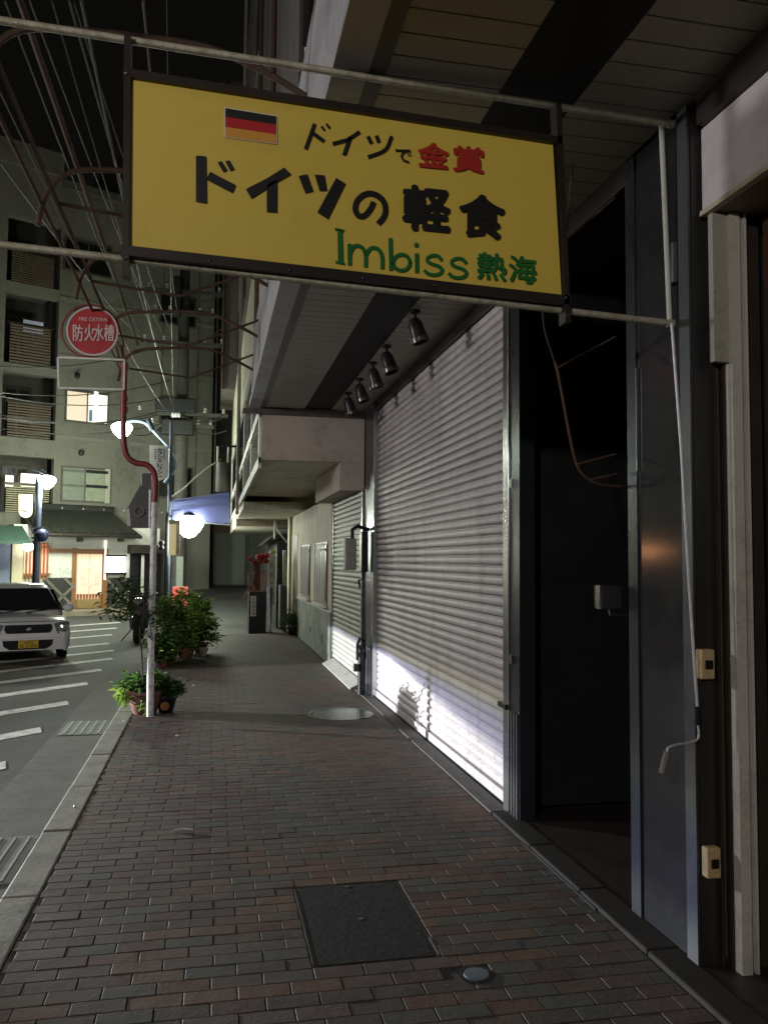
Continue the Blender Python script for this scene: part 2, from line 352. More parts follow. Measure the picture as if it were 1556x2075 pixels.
for j in range(ny):
    y = PY0+(j+.5)*BW; off = (j % 2)*.5 + (0 if (j//9) % 3 else .06)
    for i in range(-1, int((PX1-PX0)/BL)+2):
        x = PX0+(i+off)*BL+.01
        if (x-rd.x)**2+(y-rd.y)**2 < .0046 or (x-rm.x)**2+(y-rm.y)**2 < .33**2: continue
        xl, xr_ = max(x-BL/2, PX0+.002), min(x+BL/2, PX1)
        if my0-.045 < y < my1+.045:                       # stones cut to fit beside the square cover
            if xl < mx0-.014 < xr_: xr_ = mx0-.014
            elif xl < mx1+.014 < xr_: xl = mx1+.014
            elif xl >= mx0-.014 and xr_ <= mx1+.014: continue
        if xr_-xl < .025: continue
        fx = (xr_-xl)/BL; x = (xl+xr_)/2
        # colour drifts in patches, as the stones were laid from mixed pallets
        h = math.sin(x*3.1+y*1.7)+math.sin(y*2.3-x*1.3)+random.uniform(-1.6, 1.6)
        ci = random.choice([0,1,1,2,0]) if h > .8 else random.choice([4,5,4,3,2]) if h < -.9 else random.choice([2,3,6,2,4,3])
        if x < -.72+.9*min(1, max(0, (y-2.9)/1.5))*(1-.25*math.sin(y*2.1)) and y > 3.0 and random.random() < .85: ci = random.choice([6,3,6,2])
        cand.append((y, x, ci, random.uniform(-.0012, .0006), random.gauss(0, .0035), random.gauss(0, .0025), random.gauss(0, .007), fx))
vis = []
for c in cand:
    d = Vector((c[1], c[0], 0))-CP; w_ = d.dot(FW); u_ = d.dot(RT)/w_*FPX+778; v_ = 1037.5-d.dot(UP)/w_*FPX if w_ > 0 else 9e9
    vis.append(w_ > 0 and -30 < u_ < 1600 and v_ < 2110)
for c, ok in zip(cand, vis):
    y, x, ci, dz, rx, ry, rz, fx = c
    if ok and cnt < 300 and y < 4.6:
        piece('paver', pv[ci][1], pave, (x, y, dz), (rx, ry, rz), (fx, 1, 1)); cnt += 1
    else:
        M3 = Matrix.Rotation(rz, 3, 'Z') @ Matrix.Rotation(rx, 3, 'X') @ Matrix.Rotation(ry, 3, 'Y')
        mass.cur = ci; mass.add([M3 @ Vector((q[0]*fx, q[1], q[2])) + Vector((x, y, dz)) for q in pv[ci][0].v], pv[ci][0].f)
tag(mass.build('pavers', paver_mats, pave), kind='stuff')
# building-side granite edging and raised entrance floor
edge = MB()
for k in range(9): edge.box(1.665, -.6+k*.6+.003, -.02, 1.80, k*.6-.003, .018)
edge.build('edging_stone', wear('edging', (.034,.031,.028), (.02,.02,.018), .9, 0, 6, .5, spec=.15), pave, bevel=.008)
bx('entrance_floor', wear('entrance_floor', (.030,.022,.018), (.018,.014,.012), .5, 0, 5, .5), pave, 1.802, -6, -.01, 5.5, 4.78, .016)  # shade of the entrance put into this darker floor colour
bx('threshold_strip', darksteel, pave, 1.655, 3.42, .0, 1.662, 4.3, .006)
bx('wall_strip', wear('wall_strip', (.07,.066,.06), (.04,.04,.035), .8, 0, 6, .5), pave, 1.665, 4.82, -.02, 1.78, 12.2, .012)
# cut-back flush covers
cover = thing('access_cover', ((mx0+mx1)/2, (my0+my1)/2, 0), 'square dark asphalt-filled inspection cover sunk in the brick pavement', 'cover')
bx('frame', brown_dark, cover, mx0-.012, my0-.012, -.05, mx1+.012, my1+.012, -.0022)
bx('lid', wear('cover_fill', (.018,.019,.017), (.03,.03,.027), .95, 0, 20, .6, spec=.15, bump=.8), cover, mx0+.006, my0+.006, -.03, mx1-.006, my1-.006, -.0005, bevel=.004)
bx('edge_strip', steel, cover, mx0-.008, my0+.02, -.01, mx0-.004, my1-.02, .001)
bx('edge_strip', steel, cover, mx1+.004, my0+.01, -.01, mx1+.008, my0+.16, .001)
for dx, dy in ((.5, .5), (.5, .96)):
    MB().lathe([(0,.0), (.012,.0), (.012,-.006)], (mx0+(mx1-mx0)*dx, my0+(my1-my0)*dy, .001), n=10).build('lifting_key_plug', steel, cover)
dr = thing('drain_cap', (rd.x, rd.y, 0), 'small round blue-grey drain cap in the pavement near the camera', 'drain cap')
MB().lathe([(.068,-.02),(.068,.0),(.052,.0),(.05,-.006)], (rd.x, rd.y, .001), n=28).build('rim', blackmetal, dr, True)
MB().lathe([(.048,-.006),(.046,.003),(0,.004)], (rd.x, rd.y, .001), n=28).build('cap', mat('cap_blue', (.15,.19,.22), .4, .3, .2, 30), dr, True)
mh = thing('round_manhole', (rm.x, rm.y, 0), 'round wet manhole cover shining in the pavement by the shutters', 'manhole cover')
MB().lathe([(.33,-.02),(.33,.0),(.29,.0),(.285,-.006)], (rm.x, rm.y, .002), n=40).build('rim', mat('wet_iron', (.10,.10,.10), .25, .6, .3, 12), mh)
MB().lathe([(.28,.0),(.1,.001),(0,.001)], (rm.x, rm.y, .0), n=40).build('lid', mat('wet_iron2', (.08,.08,.085), .22, .5, .4, 16, .3, 40), mh)
# gutter gratings
def grating(pts, lab):
    P = [onz(x, y, RZ+.012) for x, y in pts]; x0, x1 = -1.33, -.93; y0 = min(p.y for p in P); y1 = max(p.y for p in P)
    g = thing('gutter_grating', ((x0+x1)/2, (y0+y1)/2, RZ), lab, 'grating', 'gratings in the gutter')
    bx('plate', wear('grate_plate', (.13,.14,.135), (.07,.075,.07), .6, .2, 9, .5), g, x0, y0, RZ+.005, x1, y1, RZ+.018, bevel=.004)
    for k in range(5):
        x = x0+.05+k*(x1-x0-.1)/4; bx('slot_bar', mat('slot_zinc', (.30,.31,.29), .6, .2), g, x-.007, y0+.03, RZ+.019, x+.007, y1-.03, RZ+.023)
grating(((150,1491),(230,1461)), 'slotted gutter grating beside the large bowl-shaped flower pot')
grating(((0,1795),(70,1695)), 'slotted gutter grating at the left edge, nearer the camera')
# ---- painted marks on the road: one object per stripe
rp = thing('road_markings', (-3, 9, RZ), None, None); rp['kind'] = 'structure'
def strip_poly(ptsx, name='painted_stripe', m_=None, z=RZ+.0012):
    P = [Vector((p[0], p[1], z)) for p in ptsx]
    MB().prism(P, (0,0,.003)).build(name, m_ or roadpaint, rp)
for (yr, w_, dx) in ((6.86,.25,0),(8.22,.25,0),(9.72,.25,0),(11.2,.25,0),(12.55,.24,0),(13.95,.22,0),(15.2,.22,-.12),(16.5,.22,-.35),(18.4,.2,-.5),(20.2,.2,-.6),(22,.2,-.7)):
    xr = -1.50+dx; L = 4.6 if yr > 9.8 else 1.7; sl = 1.02
    if yr < 9: L = .95+.28*(yr-6.8)
    strip_poly([(xr, yr), (xr-.06, yr+w_), (xr-L, yr+w_-L*sl*.98), (xr-L, yr-L*sl*.98)])
strip_poly([(-1.70,6.6),(-1.90,6.6),(-2.62,9.6),(-2.42,9.6)])
c0 = onz(40, 1345, RZ)
ring = MB()
for k in range(28):
    a0, a1 = 2*math.pi*k/28, 2*math.pi*(k+1)/28
    ring.prism([Vector((c0.x+r*math.cos(a)*1.0, c0.y+r*math.sin(a)*.55, RZ+.0008)) for r, a in ((.82,a0),(.82,a1),(.72,a1),(.72,a0))], (0,0,.003))
ring.build('painted_ring', wear('road_paint_orange', (.30,.17,.06), (.10,.09,.06), .7, 0, 8, .8), rp)

# ================================================================== NEAR SHOP BUILDING (right)
shop = thing('shop_building', (2.0, 5.0, 0), 'closed shop building with big roller shutter, dark entrance and boarded soffit overhead', 'building')
CZ = 3.32; YE = 9.85
# soffit boards: left bay, right bay; black strip between
sof = bx('soffit', black, shop, .56, -4, CZ+.012, 5.5, YE, CZ+.05)
for k in range(0, 118):
    y = YE-.02-(k+1)*.13
    if y < -4: break
    for x0, x1 in ((.60, 1.055), (1.375, 1.80 if y > 2.86 else 2.02)):
        b = MB().box(x0, y+.004, CZ, x1, y+.13-.005, CZ+.011)
        b.build('board', soffit_m, sof)
bx('soffit_channel', black, shop, 1.058, -4, CZ+.002, 1.372, YE-.02, CZ+.011)
bx('soffit_edge', wear('soffit_edge', (.12,.12,.115), (.08,.08,.07), .6, 0, 3, .4), shop, .535, -4, CZ-.01, .598, YE, CZ+.03)
# fascia and upper facade at x = .53
fas = MB().box(.40, -4, CZ-.012, .533, YE, CZ+.06).box(.44, -4, CZ+.06, .533, YE, 4.25).build('fascia', fascia_m, shop)
bx('facade_wall', panel_m, shop, .60, -4, 4.25, 5.5, YE, 12.5)
bx('fascia_cap', brown_dark, shop, .50, -4, 4.252, .60, YE, 4.30)
for y0, y1, d, m_, n_ in ((2.5,3.05,.45,fascia_m,'pilaster'),(3.35,3.95,.49,fascia_m,'pilaster'),(4.12,4.25,.52,brown_dark,'downpipe'),(4.5,5.35,.54,cream,'pilaster'),(5.42,5.75,.57,black,'joint_recess'),
                      (5.9,7.9,.555,panel_m,'facade_panel'),(8.0,9.7,.555,panel_m,'facade_panel')):
    bx(n_, m_, shop, d, y0, 4.31, .598, y1, 12.5)
MB().tube([(.5,7.95,4.31),(.5,7.95,12.4)], .028, 8).build('downpipe', rust, shop, True)
MB().tube([(.46,4.35,4.31),(.46,4.35,12.4)], .035, 8).build('downpipe', brown_dark, shop, True)
# wall above shutter, header
bx('header_wall', brown_dark, shop, 1.80, 3.35, 3.21, 2.2, YE, CZ-.002)
bx('header_trim', brown_dark, shop, 1.77, 4.80, 3.20, 1.797, 9.05, 3.235)
# main roller shutter
SH0, SH1 = 4.86, 9.03; SX = 1.80
rs = bx('roller_shutter', blackmetal, shop, SX+.035, SH0, .0, SX+.05, SH1, 3.215)
def slat_profile(pitch, y0, y1, d=.016):
    # rounded interlocking slat, seen from outside (-x)
    prof = [(.034, .03), (.018, .09), (.001, .13), (-d*.25, .24), (-d*.38, .48), (-d*.25, .76), (.002, .88), (.010, .93), (.010, .97), (.034, 1.0)]
    b = MB(); V = []
    for x, t in prof: V += [(x, y0, t*pitch), (x, y1, t*pitch)]
    b.add(V, [(2*i, 2*i+1, 2*i+3, 2*i+2) for i in range(len(prof)-1)])
    return b
PIT = .0665
b_ = slat_profile(PIT, 0, SH1-SH0); sm = rawmesh(b_, 'slat', shutter_m)
for p_ in sm.polygons: p_.use_smooth = True
for k in range(47):
    piece('slat', sm, rs, (SX+.012+random.uniform(-.0022,.0022), SH0, .085+k*PIT), (0, random.gauss(0,.012), random.gauss(0,.00045)))
bx('bottom_bar', shutter_m, rs, SX-.004, SH0+.01, .018, SX+.03, SH1-.01, .083, bevel=.004)
bx('rubber_seal', rubber, rs, SX+.0, SH0+.01, .0, SX+.025, SH1-.01, .017)
# side guides
gr_ = bx('guide_rail', steel, shop, 1.755, 4.765, .0, 1.84, 4.857, 3.21, bevel=.004)
bx('guide_face', darksteel, shop, 1.765, 4.60, .0, 1.86, 4.760, 3.21)
for z in (.9, 1.95): MB().box(1.748, 4.69, z, 1.762, 4.73, z+.05).build('keyhole_plate', steel, gr_)
bx('latch', blackmetal, gr_, 1.735, 4.76, .62, 1.754, 4.90, .65)
for k in range(3): bx('floor_guide', steel, gr_, 1.752, 4.615+k*.045, .0, 1.762, 4.63+k*.045, .62)
g2 = bx('guide_rail', steel, shop, 1.755, 9.033, .0, 1.84, 9.10, 3.21, bevel=.004)
bx('pier', darksteel, shop, 1.765, 9.105, .0, 2.2, 9.62, 3.30)
bx('pier_band', steel, shop, 1.762, 9.105, 1.28, 1.766, 9.62, 1.295); bx('pier_band', steel, shop, 1.762, 9.105, .50, 1.766, 9.62, .512)
# entrance recess, its shade put into the dark wall colour
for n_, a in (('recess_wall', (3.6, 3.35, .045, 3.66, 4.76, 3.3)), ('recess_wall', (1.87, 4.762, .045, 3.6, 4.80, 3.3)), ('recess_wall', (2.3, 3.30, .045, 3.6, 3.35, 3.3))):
    bx(n_, mat('recess_shade', (.018,.018,.019), .45, 0, .2, 3), shop, *a)
bx('wall_box', mat('meter_box', (.05,.05,.052), .3, .2), shop, 2.2, 3.36, 0, 2.21, 3.361, .01)
# pillar
pil = bx('pillar', pillar_m, shop, 1.80, 2.865, .016, 2.30, 3.345, 3.30)
bx('pillar_edge_trim', darksteel, pil, 1.79, 3.27, .016, 1.799, 3.349, 3.30)
bx('pillar_edge_trim', wear('trim_steel', (.11,.115,.125), (.07,.075,.085), .4, .6, 5, .5), pil, 1.788, 2.85, .016, 1.799, 2.92, 3.30)
bx('pillar_side_cladding', mat('side_cladding', (.045,.043,.038), .35, .4, .2, 2), pil, 1.801, 2.842, .016, 2.06, 2.864, 3.30)
bx('side_trim', brown_dark, pil, 1.872, 2.824, .016, 1.885, 2.841, 3.30)
MB().tube([(1.892,2.834,.05),(1.892,2.834,2.84)], .006, 6).build('side_conduit', mat('conduit_brown', (.14,.10,.07), .5, .2), pil, True)
bx('scrape_mark', mat('bare_metal', (.45,.47,.5), .3, .8), pil, 1.7875, 3.262, 1.9, 1.7895, 3.268, 2.35)
MB().box(1.772, 2.93, 2.62, 1.789, 2.99, 2.78).build('cleat', mat('cleat_grey', (.13,.14,.16), .5, .3), pil)
# shop front right of the pillar: frames, glass, box above
fxx = lambda px, py: ony(px, py, 2.755).x
fr = thing('shop_window', (2.1, 2.2, .045), 'dark reflecting shop window with pale aluminium frame beside the pillar', 'window')
bx('jamb', mat('alu_dark', (.07,.055,.042), .4, .3, .15), fr, 1.90, 2.80, .016, 2.06, 2.815, 2.84)
bx('frame', wear('alu_frame', (.62,.60,.52), (.45,.43,.37), .45, 0, 6, .5), fr, fxx(1504,1926), 2.755, .016, fxx(1525,1926), 2.797, 2.84)
bx('frame', wear('alu_frame', (.36,.35,.31), (.26,.25,.21), .4, .4), fr, fxx(1533,1926), 2.755, .016, fxx(1539,1926), 2.78, 2.84)
bx('pane', mat('brown_reflection', (.10,.062,.038), .18, 0, .35, 1.3), fr, 2.045, -.5, .12, 2.055, 2.754, 2.84)  # brown of reflections and interior put into the opaque pane colour
bx('sill', blackmetal, fr, 2.02, -.5, .016, 2.07, 2.754, .119)
fx730 = ony(1460, 732, 2.77).z
bx('blind_box', wear('blind_box', (.42,.42,.34), (.3,.3,.24), .5, 0, 5, .4), fr, fxx(1449,500), 2.77, fx730, fxx(1504,1926)-.002, 2.799, 2.84)
bx('interior_wall', mat('interior_brown', (.12,.075,.045), .8, 0, .4, 1.2), fr, 3.4, -.5, .05, 3.5, 2.8, 2.9)
lb = thing('shop_front_box', (2.0, 1.4, 2.78), 'pale lavender painted box over the shop window under the soffit', 'awning box')
MB().box(1.83, -2, 2.86, 2.6, 2.82, 3.19).build('box', wear('lavender_paint', (.70,.64,.66), (.52,.48,.49), .55, 0, 1.5, .4), lb, bevel=.006)
bx('lower_edge', wear('box_edge', (.55,.50,.36), (.40,.35,.24), .5, 0, 6, .5), lb, 1.822, -2, 2.842, 1.85, 2.822, 2.862)
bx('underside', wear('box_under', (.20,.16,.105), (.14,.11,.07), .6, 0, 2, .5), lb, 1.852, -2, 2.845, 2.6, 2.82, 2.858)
bx('ceiling_trim', brown_dark, lb, 1.80, -4, 3.192, 2.05, 2.80, CZ-.001)

# ---- ceiling spotlights
def spot(x, y, s=1.0, yaw=0, lab=''):
    t = thing('spotlight', (x, y, CZ), lab, 'spotlight', 'spotlights under the soffit')
    MB().lathe([(.038,0),(.038,-.018),(.017,-.025)], (x, y, CZ), n=14).build('mount', brown_dark, t, True)
    MB().tube([(x, y, CZ-.02), (x, y, CZ-.05), (x+.01, y-.01, CZ-.08)], .011, 8).build('arm', brown_dark, t, True)
    ax = Vector((.30, -.10+yaw, -1)).normalized(); c = Vector((x-.005, y+.01, CZ-.075))
    h = MB().lathe([(0,-.02),(.035,-.015),(.052,.02),(.056,.08),(.062,.15),(.066,.165),(.058,.163),(.045,.10),(0,.095)], c, ax, 18).build('lamp_head', wear('spot_grey', (.035,.032,.032), (.05,.045,.045), .35, .4, 18, .5), t, True)
    MB().lathe([(.0665,.135),(.0672,.164),(.06,.165)], c, ax, 18).build('rim', mat('rim_grey', (.12,.11,.11), .3, .5, .1), t, True)
for i, (y, l) in enumerate(((5.75,'large grey spotlight nearest the yellow sign, under the soffit'),(6.75,'grey spotlight second nearest the yellow sign, under the soffit'),(7.35,'grey spotlight in the middle of the row under the soffit'),(8.05,'grey spotlight second from the far end of the soffit row'),(8.75,'grey spotlight at the far end of the soffit, by the pink wall'))):
    spot(1.41, y, yaw=(.02, -.06, .1, -.02, .12)[i], lab=l)

# ---- pillar fittings
def switch(px, py, lab):
    p = ony(px, py, 2.83); t = thing('switch_box', (p.x, 2.83, p.z-.06), lab, 'switch box', 'switch boxes on the pillar')
    MB().box(p.x-.028, 2.80, p.z-.055, p.x+.028, 2.841, p.z+.055).build('cover', ivory, t, bevel=.006)
    MB().box(p.x-.014, 2.792, p.z-.016, p.x+.014, 2.799, p.z+.016).build('rocker', blackmetal, t)
switch(1426, 1345, 'upper ivory switch box with black rocker on the dark pillar side')
switch(1438, 1745, 'lower ivory switch box with black rocker near the pillar foot')
mb_ = thing('entrance_meter', (1.95, 3.42, 1.2), 'small dark meter box on the pillar side inside the black entrance', 'meter box')
pm = ony(1222, 1210, 3.5)
MB().box(pm.x-.045, 3.42, pm.z-.05, pm.x+.05, 3.5, pm.z+.055).build('case', mat('meter_case', (.05,.05,.052), .3, .2), mb_, bevel=.004)
MB().box(pm.x-.056, 3.42, pm.z-.05, pm.x-.046, 3.46, pm.z+.055).build('edge', steel, mb_)
MB().tube([(pm.x, 3.44, pm.z-.05), (pm.x, 3.44, pm.z-.075), (pm.x+.12, 3.44, pm.z-.08)], .006, 6).build('pipe', steel, mb_, True)

# ================================================================== PINK BUILDING with projecting upper storey
pb = thing('pink_building', (1.7, 14, 0), 'pink stuccoed building with projecting upper floor, cream wall and green dado beyond the shutter', 'building')
bx('upper_block', cream, pb, .56, 9.92, 3.32, 5.5, 19.6, 6.2)
bx('upper_block', panel_m, pb, .58, 9.92, 6.2, 5.5, 26, 13.5)
bx('upper_block', cream, pb, .545, 19.6, 2.3, 5.5, 26, 6.2)
bx('rear_wing', panel_m, pb, .17, 23.0, 6.2, .579, 26.2, 15)
MB().tube([(.20,22.95,6.2),(.20,22.95,15)], .04, 8).build('downpipe', rust, pb, True)
bx('end_wall', pink, pb, .56, 9.90, 2.70, 1.80, 10.0, 3.30)
bx('floor_slab', cream, pb, .56, 10.0, 2.70, 1.80, 15.6, 2.78)
bx('floor_slab', cream, pb, .56, 15.6, 2.46, 1.80, 20.2, 2.6)
bx('wall_infill', pink, pb, .60, 10.0, 2.78, .70, 19.6, 3.32)
bx('haunch', pink, pb, 1.50, 9.90, 2.36, 1.80, 12.3, 2.698)
bx('drip_bar', wear('drip_bar', (.10,.09,.08), (.05,.045,.04), .5, .3, 6, .5), pb, .33, 9.83, 3.24, 1.80, 9.895, 3.30)
# side frame of the upper floor: white posts and rails with dark windows between
wf = white_paint
for y in (9.93, 12.1, 15.0, 19.4, 24.8): bx('frame_post', wf, pb, .525, y, 2.66, .558, y+.14, 4.45)
for z in (2.60, 3.22, 4.38): bx('frame_rail', wf, pb, .518, 9.93, z, .556, 25, z+.13)
for y0, y1 in ((10.09,12.08),(12.26,14.98),(15.16,19.38),(19.56,24.78)):
    for z0, z1 in ((2.74,3.21),(3.36,4.37)): bx('window_pane', glassdark, pb, .540, y0, z0, .544, y1, z1)
MB().tube([(.50,10.6,3.4),(.50,10.6,13)], .03, 8).build('downpipe', rust, pb, True)
MB().tube([(.47,16.5,2.4),(.47,16.5,13)], .035, 8).build('downpipe', mat('pipe_cream', (.4,.38,.3), .5), pb, True)
for y in (12.5, 17, 22):
    for z in (6.9, 9.4): 
        w_ = bx('window', brown_dark, pb, .565, y, z, .579, y+1.8, z+1.2)
        bx('pane', glassdark, w_, .558, y+.08, z+.08, .564, y+1.72, z+1.12)
# ground floor
g3 = bx('roller_shutter', blackmetal, pb, 1.775, 9.70, .10, 1.79, 12.05, 2.34)
b_ = slat_profile(.066, 0, 2.35, .014); sm2 = rawmesh(b_, 'slat', shutter2_m)
for k in range(34): piece('slat', sm2, g3, (1.752, 9.70, .105+k*.066))
bx('guide_rail', steel, pb, 1.735, 9.64, .2, 1.79, 9.695, 2.36)
bx('guide_rail', steel, pb, 1.735, 12.055, .2, 1.79, 12.10, 2.36)
MB().prism([(1.61,9.64,.002),(1.61,9.64,.02),(1.76,9.64,.09),(1.80,9.64,.09),(1.80,9.64,.002)], (0,2.45,0)).build('ramp', wear('ramp_white', (.30,.30,.27), (.2,.2,.17), .7, 0, 6, .5), pb)
bx('ground_wall', cream, pb, 1.725, 12.11, .74, 2.3, 18.6, 2.455)
bx('dado', dado_m, pb, 1.712, 12.11, -.05, 2.3, 16.9, .739)
bx('dado_cap', wf, pb, 1.70, 12.11, .74, 1.724, 16.9, .765)
def grille_window(y0, y1, z0, z1):
    w_ = bx('window', mat('window_frame_brown', (.20,.12,.10), .5, .2), pb, 1.712, y0, z0, 1.724, y1, z1)
    bx('pane', mat('frosted_glass', (.30,.29,.25), .25, 0, .1), w_, 1.704, y0+.05, z0+.05, 1.711, y1-.05, z1-.05)
    n = 6
    for k in range(n):
        y = y0+.1+(y1-y0-.2)*k/(n-1); bx('grille_bar', wf, w_, 1.672, y-.022, z0+.03, 1.69, y+.022, z1-.03)
    for z in (z0+.12, z1-.14): bx('grille_rail', mat('window_frame_brown', (.1,.1,.1)), w_, 1.690, y0+.02, z, 1.70, y1-.02, z+.03)
    bx('sill', wf, w_, 1.66, y0-.04, z0-.05, 1.711, y1+.04, z0)
grille_window(12.5, 13.9, .84, 1.80); grille_window(14.75, 16.1, .84, 1.80)
bx('side_door', mat('door_khaki', (.20,.18,.12), .5, 0, .2), pb, 1.715, 17.05, -.0, 1.724, 18.2, 2.05)
bx('corner_post', wear('corner_cream', (.62,.58,.40), (.42,.38,.25), .6, 0, 4, .4), pb, 1.66, 18.25, -.05, 1.724, 18.6, 2.455)
bx('hole', black, pb, 1.708, 14.4, .25, 1.711, 14.55, .36); bx('hole', black, pb, 1.708, 12.9, .22, 1.711, 13.0, .36)
# wall lamp and cable box on the pier
wl = thing('wall_bracket_box', (1.7, 9.35, 1.7), 'weathered grey box hanging from a black bracket on the steel pier', 'wall box')
MB().tube([(1.76,9.32,1.86),(1.62,9.30,1.90),(1.56,9.30,1.86),(1.56,9.30,1.76)], .022, 8).build('bracket', blackmetal, wl, True)
MB().box(1.47,9.23,1.40,1.60,9.36,1.76).build('case', wear('box_grey', (.30,.28,.25), (.14,.12,.10), .6, 0, 10, .5), wl, bevel=.015)
MB().box(1.66,9.25,1.38,1.74,9.40,1.84).build('rear_case', blackmetal, wl, bevel=.01)
MB().tube([(1.68,9.3,1.38),(1.69,9.3,1.30),(1.64,9.3,1.28),(1.655,9.3,1.20)], .012, 6).build('hook', blackmetal, wl, True)
pp = thing('folded_gate', (1.68, 9.25, 0), 'black folded gate hardware standing against the pier between the shutters', 'gate hardware')
for k, (x, y) in enumerate(((1.66,9.18),(1.69,9.36))):
    MB().tube([(x,y,.02),(x,y,.50),(x-.01,y,.55)], .042, 10).build('post', blackmetal, pp, True)
    MB().tube([(x-.05,y,.40),(x-.05,y,.56),(x-.02,y,.63),(x+.03,y,.60),(x+.04,y,.42)], .014, 8).build('loop', rubber, pp, True)
MB().box(1.57,9.12,.28,1.62,9.20,.36).build('clamp', blackmetal, pp); MB().box(1.60,9.12,.44,1.65,9.22,.49).build('clamp', blackmetal, pp)
ac = thing('meter_cylinder', (.40, 21, 2.9), 'grey cylindrical transformer box hung on the corner of the pink building', 'transformer')
p0 = ony(451, 965, 21)
MB().lathe([(0,.36),(.16,.34),(.17,.3),(.17,-.36),(.15,-.40),(0,-.40)], p0, n=16).build('case', wear('trans_grey', (.14,.14,.13), (.07,.07,.06), .6, 0, 5, .5), ac, True)
for s_ in (-.13, .13): MB().tube([(p0.x+s_, p0.y, p0.z+.3),(p0.x+s_, p0.y, p0.z+.75)], .025, 6).build('hanger', white_paint, ac)
MB().tube([(p0.x-.15,p0.y,p0.z+.76),(.6,p0.y,p0.z+.76)], .03, 6).build('bracket', blackmetal, ac)

# ================================================================== THE YELLOW SIGN
YS = 2.90
sg = thing('shop_sign', ony(700, 580, YS), 'yellow shop sign with Japanese lettering and small German flag over the pavement', 'sign')
S = lambda px, py, dy=0: ony(px, py, YS-dy)
c4 = [S(268,158), S(1121,292), S(1139,602), S(265,502)]
MB().prism([p+Vector((0,.004,0)) for p in c4], (0,.045,0)).build('panel', yellow, sg)
pn = [q for q in bpy.data.objects if q.parent == sg][0]
def fbar(a, b, w=.026, n_='frame_bar'):
    MB().bar(a+Vector((0,.015,0)), b+Vector((0,.015,0)), w, .06, (0,1,0)).build(n_, brown_dark, sg)
fm = lambda a, b: (a, b)
up_ = Vector((0,0,.013))
fbar(c4[0]+up_+Vector((-.03,0,0)), c4[1]+up_+Vector((.03,0,0)), .028)
fbar(c4[3]-up_+Vector((-.03,0,0)), c4[2]-up_+Vector((.03,0,0)), .034)
fbar(S(259,70)+Vector((0,.0,0)), S(255,560), .022, 'hanger_bar'); fbar(S(1129,212), S(1148,655), .022, 'hanger_bar')
for x, y in ((256,147),(254,522),(424,527),(586,546),(735,562),(880,577),(1146,603),(1147,640)):
    q = S(x, y, .02); MB().sphere((q.x, q.y, q.z), .0055, 8).build('screw', steel, sg)
# lettering: measured strokes laid on the panel
def px_poly(mb, pts, ox, oy, sc, dy=.003):
    mb.prism([S(ox+p[0]*sc, oy+p[1]*sc, dy) for p in pts], (0, .0025, 0))
def px_stroke(mb, pts, w, ox, oy, sc, smooth=False, dy=.003):
    if smooth: pts = smoothline(pts, 6)
    for q in stroke2(pts, w): px_poly(mb, q, ox, oy, sc, dy)
A = (230, 130, 470/1556); B = (600, 200, 560/1556)
def letters(name, m_, fn):
    b = MB(); fn(b); return b.build(name, m_, pn)
letters('letter', ink, lambda b: [px_poly(b, p, *A) for p in ([(553,610),(621,615),(626,930),(553,918)], [(648,718),(820,808),(798,860),(622,768)], [(698,656),(725,646),(763,706),(737,720)], [(750,648),(778,641),(811,700),(784,712)])])
letters('letter', ink, lambda b: [px_poly(b, p, *A) for p in ([(1145,690),(1192,735),(1098,788),(925,898),(888,835),(1030,762)], [(1028,800),(1098,775),(1097,992),(1028,987)])])
def _tsu(b):
    px_poly(b, [(1242,747),(1300,735),(1340,848),(1287,862)], *A); px_poly(b, [(1350,738),(1415,742),(1432,845),(1382,845)], *A)
    px_poly(b, [(225,443),(278,475),(180,675),(120,637)], *B)
letters('letter', ink, _tsu)
letters('letter', ink, lambda b: px_stroke(b, [(437,578),(418,618),(385,655),(352,655),(333,618),(345,570),(390,534),(440,535),(485,565),(503,612),(495,660),(462,702)], 31, *B, smooth=True))
def kan(txt, box, bold, m_, fr_=B):
    x0, y0, x1, y1 = box; ox, oy, sc = fr_; b = MB(); sk = .10
    # glyph boxes lean with the sign: right side a little lower
    q = [S(ox+x*sc, oy+y*sc, .004) for x, y in ((x0,y0),(x1,y0+(x1-x0)*sk),(x1,y1),(x0,y1-(x1-x0)*sk))]
    # bold weight: the glyph laid down several times, each a hair proud of the last
    w_ = (q[1]-q[0]).length*bold*1.15; q = [q[0]+Vector((w_,0,-w_)), q[1]+Vector((-w_,0,-w_)), q[2]+Vector((-w_,0,w_)), q[3]+Vector((w_,0,w_))]
    n_ = 8
    for k in range(n_): put_glyph(b, txt, q, 0, (w_*math.cos(k*2*math.pi/n_), -.0002*k, w_*math.sin(k*2*math.pi/n_)))
    b.build('letter', m_, pn)
kan('軽', (597,474,872,763), .034, ink); kan('食', (915,522,1180,800), .034, ink)
letters('letter', ink, lambda b: [px_stroke(b, p, w, *B) for p, w in (([(104,137),(53,280)],20),([(92,188),(157,236)],20),([(143,152),(160,174)],12),([(170,138),(190,162)],12))])
letters('letter', ink, lambda b: [px_stroke(b, p, w, *B) for p, w in (([(206,250),(290,228),(358,182)],20),([(305,212),(270,314)],22))])
letters('letter', ink, lambda b: [px_stroke(b, p, w, *B) for p, w in (([(404,208),(424,248)],20),([(452,204),(466,242)],20))] + [px_stroke(b, [(538,208),(500,285),(405,326)], 20, *B, smooth=True)])
kan('で', (556,276,650,360), .012, ink)
kan('金', (683,235,862,398), .03, ired); kan('賞', (880,256,1062,424), .03, ired)
letters('letter', igreen, lambda b: [px_poly(b, p, *B) for p in ([(218,724),(270,735),(270,748),(218,737)], [(233,735),(260,740),(266,918),(236,912)], [(222,910),(273,920),(273,933),(222,923)])])
